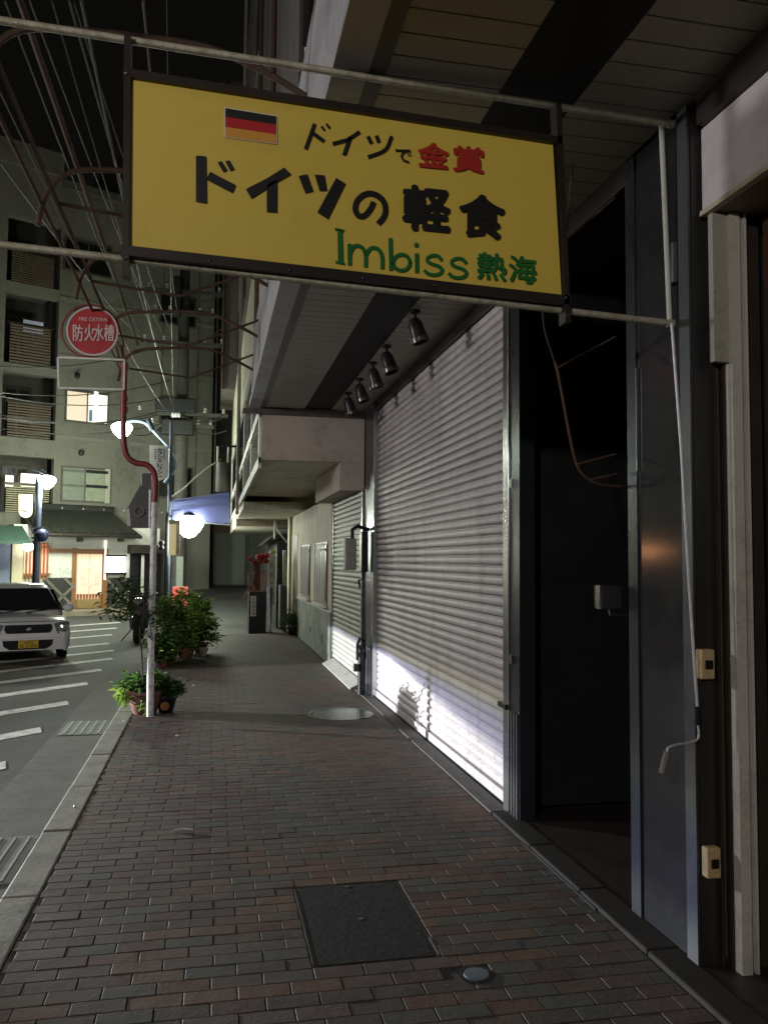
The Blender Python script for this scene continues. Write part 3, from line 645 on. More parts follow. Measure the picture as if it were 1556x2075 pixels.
letters('letter', igreen, lambda b: [px_stroke(b, [(300,814),(302,935)], 22, *B), px_stroke(b, [(304,868),(322,832),(350,826),(378,842),(391,880),(392,946)], 21, *B, smooth=True), px_stroke(b, [(392,880),(415,843),(445,838),(472,855),(485,892),(486,956)], 21, *B, smooth=True)])
letters('letter', igreen, lambda b: [px_stroke(b, [(531,783),(535,964)], 22, *B), px_stroke(b, [(594+47*math.cos(t), 920+45*math.sin(t)) for t in np.linspace(0, 6.4, 26)], 20, *B)])
letters('letter', igreen, lambda b: [px_stroke(b, [(679,868),(681,978)], 22, *B), px_poly(b, [(677+13*math.cos(t), 821+14*math.sin(t)) for t in np.linspace(0, 6.0, 12)], *B)])
for o_ in ((0,0),(137,17)):
    letters('letter', igreen, lambda b: px_stroke(b, [(x+o_[0], y+o_[1]) for x, y in ((822,908),(800,885),(770,880),(742,893),(742,915),(770,930),(800,940),(822,960),(810,982),(775,990),(742,982),(722,962))], 19, *B, smooth=True))
kan('熱', (1016,857,1186,1030), .022, igreen); kan('海', (1196,875,1356,1046), .022, igreen)
fl = MB(); px_poly(fl, [(742,283),(1097,343),(1100,535),(742,487)], *A, dy=.0015); fl = fl.build('flag', mat('flag_edge', (.85,.78,.60), .5, var=0), sg)
for m_, P in ((ink, [(750,291),(1092,347),(1092,404),(750,350)]), (mat('flag_red', (.55,.02,.02), .5, var=0), [(750,350),(1092,404),(1092,468),(750,418)]), (gold, [(750,418),(1092,468),(1094,527),(750,480)])):
    b = MB(); px_poly(b, P, *A, dy=.004); b.build('stripe', m_, fl)
# rails it hangs from
def rail(name, a, b, lab):
    A_, B_ = ony(*a, YS+.03), ony(*b, YS+.03); A_ = A_ + (A_-B_)*.35
    t = thing(name, B_, lab, 'rail', 'galvanised rails carrying the yellow sign')
    n = 24; MB().tube([A_.lerp(B_, i/n) for i in range(n+1)], .0135, 10).build('tube', rail_m, t, True)
    MB().tube([B_-(B_-A_).normalized()*.02, B_+(B_-A_).normalized()*.004], .017, 10).build('end_cap', rail_m, t, True)
rail('sign_rail', (0,40), (1362,251), 'upper galvanised rail the yellow sign hangs from')
rail('sign_rail', (0,495), (1362,655), 'lower galvanised rail under the yellow sign')
p1, p2 = ony(1340,255,YS+.06), ony(1357,652,YS+.06)
MB().tube([p1, p2], .0105, 10).build('post', white_paint, sg, True)
# awning crank hanging on the pillar
ck = thing('awning_crank', ony(1412,1440,2.80), 'long thin white crank rod with wooden handle hanging on the dark pillar', 'crank')
P_ = [ony(1361,655,2.86), ony(1380,905,2.85), ony(1396,1180,2.84), ony(1413,1436,2.82)]
MB().tube(P_, .0058, 8).build('rod', mat('rod_white', (.75,.75,.77), .35, .2, .15, 30), ck, True)
MB().tube([ony(1413,1432,2.82), ony(1414,1470,2.82)], .009, 8).build('joint', blackmetal, ck, True)
MB().tube(smoothline([ony(1414,1468,2.82), ony(1415,1496,2.82), ony(1398,1505,2.80), ony(1372,1509,2.77), ony(1354,1516,2.75), ony(1352,1524,2.75)], 4), .0042, 8).build('arm', mat('rod_white', (.6,.6,.6)), ck, True)
MB().tube([ony(1352,1524,2.75), ony(1348,1542,2.75), ony(1341,1568,2.75)], [.0115,.013,.011], 12).build('handle', wear('handle_grey', (.22,.20,.18), (.12,.10,.09), .6, 0, 30, .5), ck, True)

# ================================================================== AWNING FRAMES
# small folded frame beyond the pillar
aw = thing('awning_bracket', (1.7, 3.36, 1.7), 'thin rusty curved awning bracket on the far side of the dark pillar', 'bracket')
Q = lambda x, y: ony(x, y, 3.40)
MB().tube(smoothline([Q(1098,560),Q(1103,660),Q(1128,745),Q(1150,860),Q(1165,930),Q(1180,960),Q(1210,980),Q(1258,986)], 5), .0065, 8).build('curved_tube', rust, aw, True)
for a, b in (((1146,488),(1246,400)),((1130,745),(1247,682)),((1173,940),(1248,920)),((1198,972),(1250,960))):
    MB().tube([Q(*a), Q(*b)], .0055, 6).build('strut', rust, aw, True)
MB().tube([Q(1098,560), Q(1146,488), Q(1160,330)], .0055, 6).build('upper_tube', rust, aw, True)
# frame of the removed street awning, high over the kerb
af = thing('awning_skeleton', (-.3, 7, 3.8), 'rusty bare pipe frame of an awning arching over the kerb from the building', 'awning frame')
XL, ZL = -1.12, 3.78
for i, (x, z) in enumerate(((XL, ZL), (XL+.10, ZL+.02), (XL+.20, ZL+.30))):
    MB().tube([(x, 3.0, z), (x, 6.5, z+.01), (x, 10.2, z)], .014 if i < 2 else .018, 8).build('long_pipe', rust, af, True)
for i, y in enumerate((2.75, 4.2, 5.7, 7.25, 8.95, 10.5)):
    yl = y*.985-.05
    pts = smoothline([(XL-.02, yl, ZL-.14), (XL+.03, yl, ZL+.08), (XL+.18, yl, ZL+.24), (XL+.5, yl+.04, ZL+.30), (XL+1.0, yl+.1, ZL+.34), (.2, y, ZL+.26), (.49, y, ZL+.12)], 4)
    MB().tube(pts, .018, 8).build('arch_pipe', rust, af, True)
    MB().tube([(.49, y, ZL+.14), (.49, y, ZL-.02)], .016, 6).build('hook', rust, af, True)
    if y > 5: MB().tube([(XL+.1, yl, ZL+.02), (-.3, y-.05, ZL-.02), (.50, y-.1, ZL+.12+.2)], .013, 6).build('strut', rust, af, True)

# ================================================================== ACROSS THE JUNCTION: apartment block
F0 = onz(180, 1240, RZ); U_ = Vector((.9, .436, 0)).normalized(); N_ = Vector((U_.y, -U_.x, 0))
def fu(px, py, off=0): return onp(px, py, F0+N_*off, N_)
def frect(px0, py0, px1, py1, off=0):
    xm, ym = (px0+px1)/2, (py0+py1)/2
    u0 = (fu(px0, ym, off)-F0).dot(U_); u1 = (fu(px1, ym, off)-F0).dot(U_); z1 = fu(xm, py0, off).z; z0 = fu(xm, py1, off).z
    return u0, u1, z0, z1
def fb(mb, u0, u1, z0, z1, d0, d1):
    c = F0*1.0; c.z = 0; c = c + U_*((u0+u1)/2) + N_*((d0+d1)/2); c.z = (z0+z1)/2
    return mb.obox(c, U_, N_, (0,0,1), abs(u1-u0)/2, abs(d1-d0)/2, abs(z1-z0)/2)
def fpart(name, m_, parent, r, d0, d1): 
    b = MB(); fb(b, *r, d0, d1); return b.build(name, m_, parent)
wall_gr = wear('apartment_render', (.195,.192,.155), (.12,.118,.095), .85, 0, .8, .5, stretch=(1,1,.4))
ap = thing('apartment_block', F0+U_*3, 'tall greenish-grey apartment block with balconies and one bright lit window', 'building')
UE = (fu(427, 1000)-F0).dot(U_)
uL = frect(-40,500,0,600)[0]-12
top_z = fu(232, 408).z
# main wall is built round the openings: floor bands and piers so that balconies are real recesses
balc = [(15,446,118,577,515),(11,597,111,740,660),(6,757,111,888,817),(3,925,108,1040,982)]
rects = [frect(a, t, c, d_) for a, t, c, d_, _ in balc]
bu0 = min(r[0] for r in rects); bu1 = max(r[1] for r in rects)
def wallbox(u0, u1, z0, z1, n_='wall', m_=wall_gr, d0=-.25, d1=0): fpart(n_, m_, ap, (u0, u1, z0, z1), d0, d1)
wallbox(bu1, UE, -.1, top_z)
wallbox(uL, bu0, -.1, top_z+.6)
zz_ = top_z+.3
for r in rects:
    wallbox(bu0, bu1, r[3], zz_); zz_ = r[2]
wallbox(bu0, bu1, -.1, zz_)
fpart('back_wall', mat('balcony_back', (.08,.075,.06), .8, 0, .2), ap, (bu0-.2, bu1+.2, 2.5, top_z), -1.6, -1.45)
fpart('roof_parapet', wear('parapet', (.13,.13,.11), (.08,.08,.07), .8, 0, 1, .5), ap, (bu1, UE, top_z, top_z+.25), -6, .08)
fpart('roof_parapet', wall_gr, ap, (uL, bu1, top_z+.3, top_z+1.0), -6, .10)
fpart('stair_tower', wear('tower_grey', (.10,.10,.085), (.07,.07,.06), .8, 0, 1, .5), ap, (bu1+2.2, bu1+8, top_z+.25, top_z+2.2), -5, -1)
slat_b = wear('balcony_slat', (.15,.115,.08), (.10,.075,.05), .7, 0, 6, .5); slat_y = wear('balcony_slat_lit', (.42,.38,.24), (.3,.27,.17), .7, 0, 6, .5)  # lamplight on the lowest slats put into their paler colour
for i, ((a, t, c, d_, mid), r) in enumerate(zip(balc, rects)):
    zm = frect(a, t, c, mid)[2]
    rl = fpart('balcony_rail', brown_dark, ap, (r[0]+.05, r[1]-.05, zm-.03, zm+.04), .0, .06)
    n = 13; h_ = (zm-r[2])/n
    for k in range(n):
        b = MB(); fb(b, r[0]+.12, r[1]-.12, r[2]+k*h_+.02, r[2]+(k+1)*h_-.015, .02, .05); b.build('slat', slat_b if i < 3 else slat_y, rl)
    fpart('balcony_floor', wall_gr, ap, (r[0], r[1], r[2]-.12, r[2]), -1.45, -.26)
    wf_ = fpart('window_frame', brown_dark, ap, (r[0]+.3, r[1]-.3, r[2]+.1, r[3]-.15), -1.44, -1.38)
    fpart('pane', glassdark, wf_, (r[0]+.4, (r[0]+r[1])/2-.04, r[2]+.2, r[3]-.25), -1.375, -1.36)
    fpart('pane', glassdark, wf_, ((r[0]+r[1])/2+.04, r[1]-.4, r[2]+.2, r[3]-.25), -1.375, -1.36)
# things glimpsed on the balconies
r = frect(63,637,104,662); fpart('lit_pane', glow('cool_pane', (.55,.62,.75), .22), ap, r, -.9, -.85)
r = frect(28,958,44,982); fpart('lit_pane', glow('warm_white_pane', (1,.95,.8), 1.6), ap, r, -1.0, -.95)
r = frect(60,955,100,982); fpart('lit_pane', glow('warm_white_pane', (1,1,1), 1), ap, r, -1.0, -.95)
r = frect(158,524,178,540); fpart('lit_pane', glow('orange_pane', (.9,.5,.3), .5), ap, (r[0]+.1, r[1]-.15, r[2]+.05, r[3]), .035, .05)
def apt_window(px, lit=None, name='window'):
    r = frect(*px); w_ = fpart(name, mat('win_frame_grey', (.10,.09,.075), .5, .2), ap, r, .0, .06)
    um = (r[0]+r[1])/2; t_ = .05
    for k, (a, b) in enumerate(((r[0]+t_, um-t_/2), (um+t_/2, r[1]-t_))):
        fpart('pane', lit[k] if lit else glassdark, w_, (a, b, r[2]+t_, r[3]-t_), .061, .07)
    return w_, r
apt_window((128,492,226,556)); 
w_, r = apt_window((131,794,219,858), (glow('warm_pane', (1,.70,.42), .62), glow('white_pane', (1,.93,.72), 1.0)))
fpart('ceiling_lamp', glow('lamp_disc', (1,1,.95), 6), w_, ((r[0]+r[1])/2+.2, r[1]-.35, r[3]-.55, r[3]+.02), .071, .09)
fpart('blue_cloth', mat('blue_cloth', (.16,.27,.45), .8, 0, .1), w_, ((r[0]+r[1])/2+.15, r[1]-.6, r[2]+.07, r[2]+.42), .0705, .08)
w_, r = apt_window((123,947,217,1018), (mat('curtain_pale', (.22,.24,.19), .5, 0, .15), mat('curtain_pale2', (.30,.33,.24), .5, 0, .2)))
for z in (r[2]+.45, r[2]+.9): fpart('guard_bar', blackmetal, w_, ((r[0]+r[1])/2+.02, r[1]-.02, z, z+.09), .09, .13); 
for z in (r[2]+.45, r[2]+.9): fpart('guard_bar', mat('bar_grey', (.14,.15,.12), .6), w_, (r[0]+.02, (r[0]+r[1])/2-.02, z, z+.07), .09, .13)
fpart('shutter_case', wear('case_cream', (.45,.45,.36), (.35,.35,.27), .6), w_, (r[1]-.1, r[1]+.05, r[2], r[3]), .07, .12)
apt_window((322,806,392,880)); apt_window((322,600,395,660)); apt_window((150,630,215,672)); apt_window((318,945,388,1010))
for px in (157, 252, 330, 402, 440):
    r = frect(px-1, 600, px+1, 700)
    if px > 252: fpart('wall_joint', mat('joint_dark', (.10,.10,.08), .9), ap, (r[0], r[0]+.05, 3.2, top_z), .0, .015)
for py in (640, 750, 905):
    zf = fu(300, py).z; fpart('floor_band', wear('band', (.22,.22,.18), (.15,.15,.12), .8), ap, (bu1+.02, UE, zf, zf+.10), .0, .03)
for px, py in ((157,756),(165,912)):
    q = fu(px, py, .12); MB().lathe([(.06,0),(.08,-.1),(.05,-.16)], q, n=10).build('vent_cap', blackmetal, ap, True)

# ---- restaurant on the ground floor of the block
rt = thing('restaurant_front', F0+U_*1.0+N_*.8, 'white plastered restaurant front with tiled eaves and a glowing cloth curtain in its doorway', 'shop front')
OFF = .9
def rr(a, t, c, d_, off=OFF): return frect(a, t, c, d_, off)
plaster = wear('restaurant_plaster', (.80,.80,.72), (.48,.49,.42), .8, 0, 1.5, .4)
gz = RZ
r = rr(25,1082,322,1240); ru0, ru1 = r[0], r[1]; rtop = rr(60,1080,280,1100)[3]
rd0, rd1, rdz0, rdz1 = rr(152,1119,210,1222)
fpart('wall', plaster, rt, (ru0, rd0-.06, gz, rtop+.2), -.1+OFF-.9, OFF); fpart('wall', plaster, rt, (rd1+.06, ru1, gz, rtop+.2), OFF-1, OFF); fpart('wall', plaster, rt, (rd0-.06, rd1+.06, rdz1+.0, rtop+.2), OFF-1, OFF)
wood = wear('warm_wood', (.32,.14,.055), (.2,.085,.035), .5, 0, 6, .4)
fr_ = fpart('door_frame', wood, rt, (rd0-.1, rd0+.02, gz+.14, rdz1+.12), OFF-.15, OFF+.05)
fpart('door_frame', wood, rt, (rd1-.02, rd1+.1, gz+.14, rdz1+.12), OFF-.15, OFF+.05)
fpart('door_lintel', wood, rt, (rr(100,1118,110,1122)[0], rd1+.1, rdz1-.02, rdz1+.09), OFF-.15, OFF+.055)
dd = fpart('door', glow('doorway_light', (1,.52,.20), .55), rt, (rd0+.02, rd1-.02, gz+.16, rdz1-.02), OFF-.22, OFF-.18)
for k in range(9):
    u = rd0+.06+k*(rd1-rd0-.12)/8; fpart('lattice_bar', wood, dd, (u-.02, u+.02, gz+.16, rdz1-.05), OFF-.175, OFF-.15)
fpart('kick_board', wear('kick_board', (.36,.25,.10), (.25,.17,.07), .6), dd, (rd0+.02, rd1-.02, gz+.16, gz+.42), OFF-.145, OFF-.12)
# noren: two cloth halves with folds and dark crest, backlight put in as emission
um = (rd0+rd1)/2; nz0 = rr(155,1124,205,1204)[2]
for a, b2 in ((rd0+.04, um-.012), (um+.012, rd1-.04)):
    mbn = MB(); n = 18; P = []
    for i in range(n+1):
        u = a+(b2-a)*i/n; off = OFF-.05+.018*math.sin(i*1.15); c = F0+U_*u+N_*off; P.append((c.x, c.y))
    V = [(x, y, z) for z in (nz0+.0, rdz1-.03) for x, y in P]
    mbn.add(V, [(i, i+1, n+2+i, n+1+i) for i in range(n)]); mbn.build('noren_cloth', glow('noren', (1,.62,.30), .62), rt)
mbn = MB()
for k in range(8):
    a = k*math.pi/4; c = F0+U_*(um+.02+.22*math.cos(a))+N_*(OFF-.02); c.z = (nz0+rdz1)/2-.08+.26*math.sin(a); mbn.obox(c, U_, N_, (0,0,1), .07, .003, .07)
fpart('noren_rod', wood, rt, (rd0, rd1, rdz1-.05, rdz1-.01), OFF-.04, OFF-.0)
mbn.build('noren_print', glow('noren_print', (1,.62,.30), .45), rt)
# lattice window glowing orange
a0 = rr(43,1103,97,1166); w_ = fpart('window', glow('orange_window', (1,.22,.05), .95), rt, a0, OFF+.002, OFF+.03)
for k in range(8):
    u = a0[0]+.03+k*(a0[1]-a0[0]-.06)/7; fpart('window_bar', wood, w_, (u-.022, u+.022, a0[2]-.12, a0[3]+.05), OFF+.05, OFF+.09)
fpart('window_rail', wood, w_, (a0[0]-.05, a0[1]+.05, a0[2], a0[2]+.06), OFF+.03, OFF+.10)
fpart('window_rail', wood, w_, (a0[0]-.05, a0[1]+.05, a0[3]-.1, a0[3]-.04), OFF+.03, OFF+.10)
# dado of dark tiles with raised diagonal joints
for (x0, x1) in ((88,150),(212,262)):
    d0 = rr(x0,1171,x1,1235); tz = d0[3]; w_ = fpart('dado', mat('namako_tile', (.035,.035,.033), .4, 0, .2), rt, (d0[0], d0[1], gz, tz), OFF+.002, OFF+.03)
    s_ = .55; u = d0[0]; k = 0
    while u < d0[1]:
        for sg_ in (1, -1):
            h = min(tz-gz, d0[1]-u); p = F0+U_*(u)+N_*(OFF+.04); q = F0+U_*(u+h)+N_*(OFF+.04)
            p.z = gz if sg_ > 0 else tz; q.z = gz+h if sg_ > 0 else tz-h
            MB().bar(p, q, .03, .07, N_ if False else (0,0,1)).build('joint_ridge', wear('joint_plaster', (.22,.2,.16), (.15,.13,.1), .8), w_)
        u += s_
st = fpart('door_step', wear('step_stone', (.33,.28,.2), (.2,.17,.12), .7, 0, 4, .5), rt, (rd0-.7, rd1+.9, gz, gz+.15), OFF, OFF+.9)
for px in (161, 243):
    q = rr(px-5,1068,px+5,1098); fpart('eave_bracket', mat('old_wood', (.12,.10,.05), .7, 0, .3, 10), rt, q, OFF+.002, OFF+.14)
# tiled pent roof: rows of round cover tiles over a dark slope
tile = wear('roof_tile', (.028,.03,.026), (.06,.06,.05), .45, 0, 5, .5)
e0 = rr(66,1045,280,1082, OFF+.5); eu0, eu1 = e0[0], e0[1]; ez0 = e0[2]; ez1 = fu(180, 1037, .1).z
V = [F0+U_*eu0+N_*(OFF+.75), F0+U_*eu1+N_*(OFF+.75), F0+U_*(eu1-.35)+N_*.05, F0+U_*eu0+N_*.05]
for v, z in zip(V, (ez0, ez0, ez1, ez1)): v.z = z
pr = MB().prism(V, (0,0,-.10)).build('pent_roof', tile, rt)
nt_ = 30
for k in range(nt_):
    u = eu0+.1+(eu1-eu0-.3)*k/(nt_-1); a = F0+U_*u+N_*(OFF+.77); b2 = F0+U_*min(u, eu1-.4)+N_*.08; a.z = ez0+.03; b2.z = ez1+.03
    MB().tube([a, a.lerp(b2, .5), b2], .045, 7).build('tile_row', tile, pr)
b = MB(); p = F0+U_*eu0+N_*.12; q = F0+U_*(eu1-.3)+N_*.12; p.z = q.z = ez1+.08; b.tube([p, q], .11, 8).build('ridge', tile, pr, True)
for k in range(9):
    c = F0+U_*(eu0+.5+k*.62)+N_*.25; c.z = ez1+.07; MB().sphere(tuple(c), .028, 8).build('ridge_stud', white_paint, pr)
g_ = MB(); p = F0+U_*eu0+N_*(OFF+.80); q = F0+U_*(eu1)+N_*(OFF+.80); p.z = q.z = ez0-.06; g_.tube([p, q], .05, 8).build('gutter_pipe', brown_dark, rt, True)
# lit box sign and service hatch to the right of the door
q = rr(214,1128,250,1160); lbx = fpart('light_box', glow('light_box', (.9,.96,1), 3.0), rt, q, OFF+.02, OFF+.16)
fpart('light_box_edge', blackmetal, lbx, (q[0]-.03, q[1]+.03, q[3], q[3]+.05), OFF+.01, OFF+.17); fpart('light_box_edge', blackmetal, lbx, (q[0]-.03, q[1]+.03, q[2]-.05, q[2]), OFF+.01, OFF+.17)
q = rr(212,1095,214,1175); fpart('light_post', glow('post_glow', (1,.93,.75), 1.1), rt, (q[0]-.03, q[0]+.03, q[2], q[3]), OFF+.01, OFF+.06)
q = rr(262,1118,325,1200); en = fpart('dark_entrance', blackmetal, rt, (q[0], q[1], gz, q[3]), OFF+.01, OFF+.05)
q2 = rr(258,1105,322,1122); fpart('entrance_hood', brown_dark, rt, q2, OFF+.01, OFF+.6)
q = rr(277,1125,280,1195); fpart('white_post', white_paint, rt, (q[0]-.02, q[0]+.05, gz, q[3]), OFF+.4, OFF+.46)
# left neighbour: green awning, cream pier, blue-grey door
q = rr(-60,1070,58,1096, 1.6); b = MB()
V = [F0+U_*q[0]+N_*1.9, F0+U_*q[1]+N_*1.9, F0+U_*q[1]+N_*.9, F0+U_*q[0]+N_*.9]
for v, z in zip(V, (q[2], q[2], q[3]+.1, q[3]+.1)): v.z = z
b.prism(V, (0,0,-.08)).build('green_awning', wear('green_canvas', (.05,.10,.075), (.03,.06,.045), .7, 0, 3, .4), rt)
q = rr(22,1095,44,1195); fpart('cream_pier', wear('pier_cream', (.70,.64,.42), (.55,.5,.33), .7), rt, (q[0], q[1], gz, q[3]), OFF, OFF+.12)
q = rr(-60,1102,20,1182); fpart('blue_shutter', wear('blue_shutter', (.20,.24,.34), (.15,.18,.26), .5), rt, (q[0], q[1], gz, q[3]), OFF, OFF+.06)
q = rr(-60,1095,26,1102); fpart('cream_lintel', wear('pier_cream', (.7,.6,.4), (.5,.5,.3)), rt, q, OFF, OFF+.12)

# ---- shuttered building straight ahead, behind the rise
sb = thing('shuttered_building', (1.2, 31, .5), 'dim building with a wide closed grey shutter at the far end of the street', 'building')
SY = 31.0
def sx(px): return ony(px, 1150, SY).x
def szz(py): return ony(450, py, SY).z
sgr = wear('far_render', (.12,.13,.11), (.08,.085,.07), .85, 0, 1, .5)
bx('wall', sgr, sb, sx(300), SY, -.2, 9, SY+6, szz(1045))
bx('upper_wall', wear('far_upper', (.12,.12,.10), (.085,.085,.07), .85, 0, 1, .5), sb, sx(380), SY+.4, szz(1045), 9, SY+6, szz(330))
fsh = bx('roller_shutter', mat('far_shutter', (.20,.22,.18), .6, 0, .15, 2), sb, sx(432), SY-.05, .45, sx(496), SY-.01, szz(1078))
slm = MB().box(0, -.02, 0, sx(496)-sx(432), .0, .085); slm = rawmesh(slm, 'slat', mat('far_shutter', (.1,.1,.1)))
for k in range(22): piece('slat', slm, fsh, (sx(432), SY-.05, .47+k*.105))
fs2 = bx('roller_shutter', mat('far_shutter', (.1,.1,.1)), sb, sx(505), SY-.05, .45, 6, SY-.01, szz(1078))
slm2 = MB().box(0, -.02, 0, 6-sx(505), .0, .085); slm2 = rawmesh(slm2, 'slat', mat('far_shutter2', (.13,.14,.125), .6, 0, .15, 2))
for k in range(22): piece('slat', slm2, fs2, (sx(505), SY-.05, .47+k*.105))
bx('shutter_case', wear('case_red', (.16,.09,.07), (.1,.06,.05), .7), sb, sx(430), SY-.25, szz(1080), sx(505), SY-.01, szz(1068))
bx('plate', mat('plate_pale', (.22,.25,.22), .6, 0, .1), sb, sx(392), SY-.06, szz(1135), sx(418), SY-.01, szz(1104))
bx('post', white_paint, sb, sx(402), SY-.3, .2, sx(405), SY-.25, szz(1138))
bx('kerb_wall', sgr, sb, sx(385), SY-.6, .3, 6, SY-.1, .62)
bx('low_roof', brown_dark, sb, sx(425), SY-.8, szz(1052), 6, SY-.01, szz(1046))

# ================================================================== STREET LAMPS, POLES, ROAD SIGN
lampg = glow('lamp_globe', (.93,1,.86), 42)
def lamp_head(t, c, r, name='lamp_globe', lightpw=0, m_=None, col=(.90,1,.80)):
    MB().lathe([(0,-r*.95),(r*.35,-r*.85),(r*.7,-r*.5),(r*.97,-r*.02),(r,r*.12),(r*.86,r*.35),(r*.45,r*.55),(0,r*.6)], c, n=20).build(name, m_ or lampg, t, True)
    MB().lathe([(r*.5,.0),(r*.45,r*.12),(r*.2,r*.25),(0,r*.26)], Vector(c)+Vector((0,0,r*.56)), n=18).build('lamp_hood', blackmetal, t, True)
    if lightpw:
        d = bpy.data.lights.new('lamp_light', 'POINT'); d.energy = lightpw; d.color = col; d.shadow_soft_size = r*1.05
        o = bpy.data.objects.new('lamp_light', d); COL.objects.link(o); o.location = Vector(c)-Vector((0,0,r*1.3)); return o
# lamp 1: blue arc-armed pole by the crossing
Y1 = 21.5; base = ony(342, 1100, Y1); base.z = RZ
l1 = thing('street_lamp', base, 'blue street lamp with swirling arm, its bright lamp reaching left over the road', 'street lamp', 'blue street lamps')
MB().tube([base, Vector((base.x, Y1, ony(342,852,Y1).z))], .055, 12).build('pole', bluepole, l1, True)
c1 = ony(247, 868, Y1)
P_ = [ony(*p, Y1) for p in ((252,856),(275,852),(296,858),(318,880),(342,907),(355,935),(352,955),(333,978))]
MB().tube(smoothline(P_, 5), .04, 8).build('arm', mat('arm_pale_blue', (.30,.38,.5), .35, .3), l1, True)
lamp_head(l1, c1, .26, lightpw=360)
MB().tube([ony(300,850,Y1), ony(309,872,Y1)], .07, 8).build('arm_clamp', bluepole, l1, True)
# white tablet sign on it
ts = thing('tablet_sign', ony(322, 974, Y1-.05), 'white rounded tablet sign with vertical black lettering on the blue lamp pole', 'sign')
T = lambda x, y, d=0: ony(x, y, Y1-.10-d)
tp = [(303,902),(341,904),(340,965)] + [(322+18*math.cos(t), 957+16*math.sin(t)) for t in np.linspace(.3, 1.9, 6)] + [(303,968)]
MB().prism([T(*p) for p in tp], (0,.06,0)).build('panel', wear('tablet_white', (.52,.53,.53), (.42,.42,.42), .5, 0, 3, .3), ts)
b = MB()
for i, ch in enumerate('セブンイレブン'):
    y = 908+i*7.6; [put_glyph(b, ch, [T(319,y,.01), T(328.5,y,.01), T(328.5,y+7,.01), T(319,y+7,.01)], 0, (.009*(k-1), -.0004*k, .006*(k % 2))) for k in range(3)]
b.build('lettering', ink, ts)
b = MB()
for k in range(5):
    for x in (331, 313): y = 909+k*4.6; b.prism([T(x,y,.01), T(x+3.6,y,.01), T(x+3.6,y+3.4,.01), T(x,y+3.4,.01)], (0,.002,0))
b.build('small_lettering', mat('ink_grey', (.15,.15,.16), .6, var=0), ts)
b = MB(); b.prism([T(321,964,.01), T(330,965,.01), T(330,967,.01), T(321,966,.01)], (0,.002,0)); b.build('red_mark', ired, ts)
# lamp 2: left pole near the restaurant
Y2 = 22.5; base = ony(75, 1100, Y2); base.z = RZ
l2 = thing('street_lamp', base, 'blue street lamp standing left before the restaurant window with a glowing capsule sign', 'street lamp', 'blue street lamps')
MB().tube([base, Vector((base.x, Y2, ony(75,968,Y2).z))], .085, 12).build('pole', bluepole, l2, True)
for k in range(3): bx('collar', bluepole, l2, base.x-.12, Y2-.1, 2.0+k*.13, base.x+.12, Y2+.1, 2.05+k*.13)
MB().sphere((base.x+.14, Y2-.12, ony(80,1085,Y2).z), .17, 12).build('speaker', mat('navy', (.03,.035,.09), .4), l2, True)
lamp_head(l2, ony(95, 974, Y2), .23, lightpw=520)
for px in (60, 67, 84): 
    q = ony(px, 955, Y2); MB().tube([Vector((base.x+.25, Y2, q.z-.1)), q+Vector((0,0,.06))], .012, 6).build('finial', bluepole, l2)
p = [ony(x, y, Y2-.1) for x, y in [(38,1002),(64,1002),(64,1036)]] + [ony(51+13*math.cos(t), 1036+13*math.sin(t), Y2-.1) for t in np.linspace(.2, 2.94, 8)] + [ony(38,1036,Y2-.1)]
MB().prism(p, (0,.12,0)).build('capsule_sign', glow('capsule', (1,.93,.55), 1.35), l2)
MB().prism([ony(x, y, Y2-.105) for x, y in ((47,1033),(54,1036),(53,1038),(46,1036))], (0,.004,0)).build('capsule_mark', mat('mark_olive', (.2,.18,.05), .6, var=0), l2)
# low white floodlight before the lattice window
fl2 = thing('wall_floodlight', ony(56, 1112, 24.2), 'small blazing white floodlight above the orange lattice window', 'floodlight')
q = ony(57, 1108, 24.4); MB().sphere(tuple(q), .15, 12, sz=.8).build('bulb', glow('flood', (1,1,.95), 16), fl2, True); MB().tube([q+Vector((0,.1,.1)), q+Vector((0,.9,.2))], .03, 6).build('arm', blackmetal, fl2)
# lamp 3: bright lamp under the blue awning
Y3 = 20.8; c3 = ony(383, 1062, Y3)
l3 = thing('street_lamp', Vector((ony(349,1100,Y3).x, Y3, RZ)), 'street lamp blazing beside the blue awning, above a cream box sign', 'street lamp', 'blue street lamps')
bxx = ony(340,1100,Y3+.5).x
MB().tube([Vector((bxx, Y3, RZ)), Vector((bxx, Y3, ony(349,1040,Y3).z))], .06, 10).build('pole', blackmetal, l3, True)
MB().tube([Vector((bxx, Y3, ony(349,1046,Y3).z)), c3+Vector((0,0,.18))], .03, 8).build('arm', blackmetal, l3, True)
lamp_head(l3, c3, .36, lightpw=230, m_=glow('lamp_globe_3', (.97,1,.88), 42))
q0, q1 = ony(343, 1062, Y3-.3), ony(363, 1125, Y3-.3)
cb = MB().box(q0.x, Y3-.3, q1.z, q1.x, Y3-.18, q0.z).build('box_sign', glow('box_sign_cream', (.62,.50,.20), .55), l3)
bx('box_sign_edge', glow('box_edge', (1,1,.85), 2.2), l3, q0.x+(q1.x-q0.x)*.68, Y3-.31, q1.z, q1.x+.01, Y3-.302, q0.z)
bx('box_sign_top', glow('box_edge', (1,1,.85), 2.2), l3, q0.x-.01, Y3-.33, q0.z, q1.x+.01, Y3-.15, q0.z+.10)
for z in (ony(340,1100,Y3).z, ony(340,1110,Y3).z): MB().sphere((bxx-.12, Y3-.05, z), .08, 10).build('bell', blackmetal, l3, True)
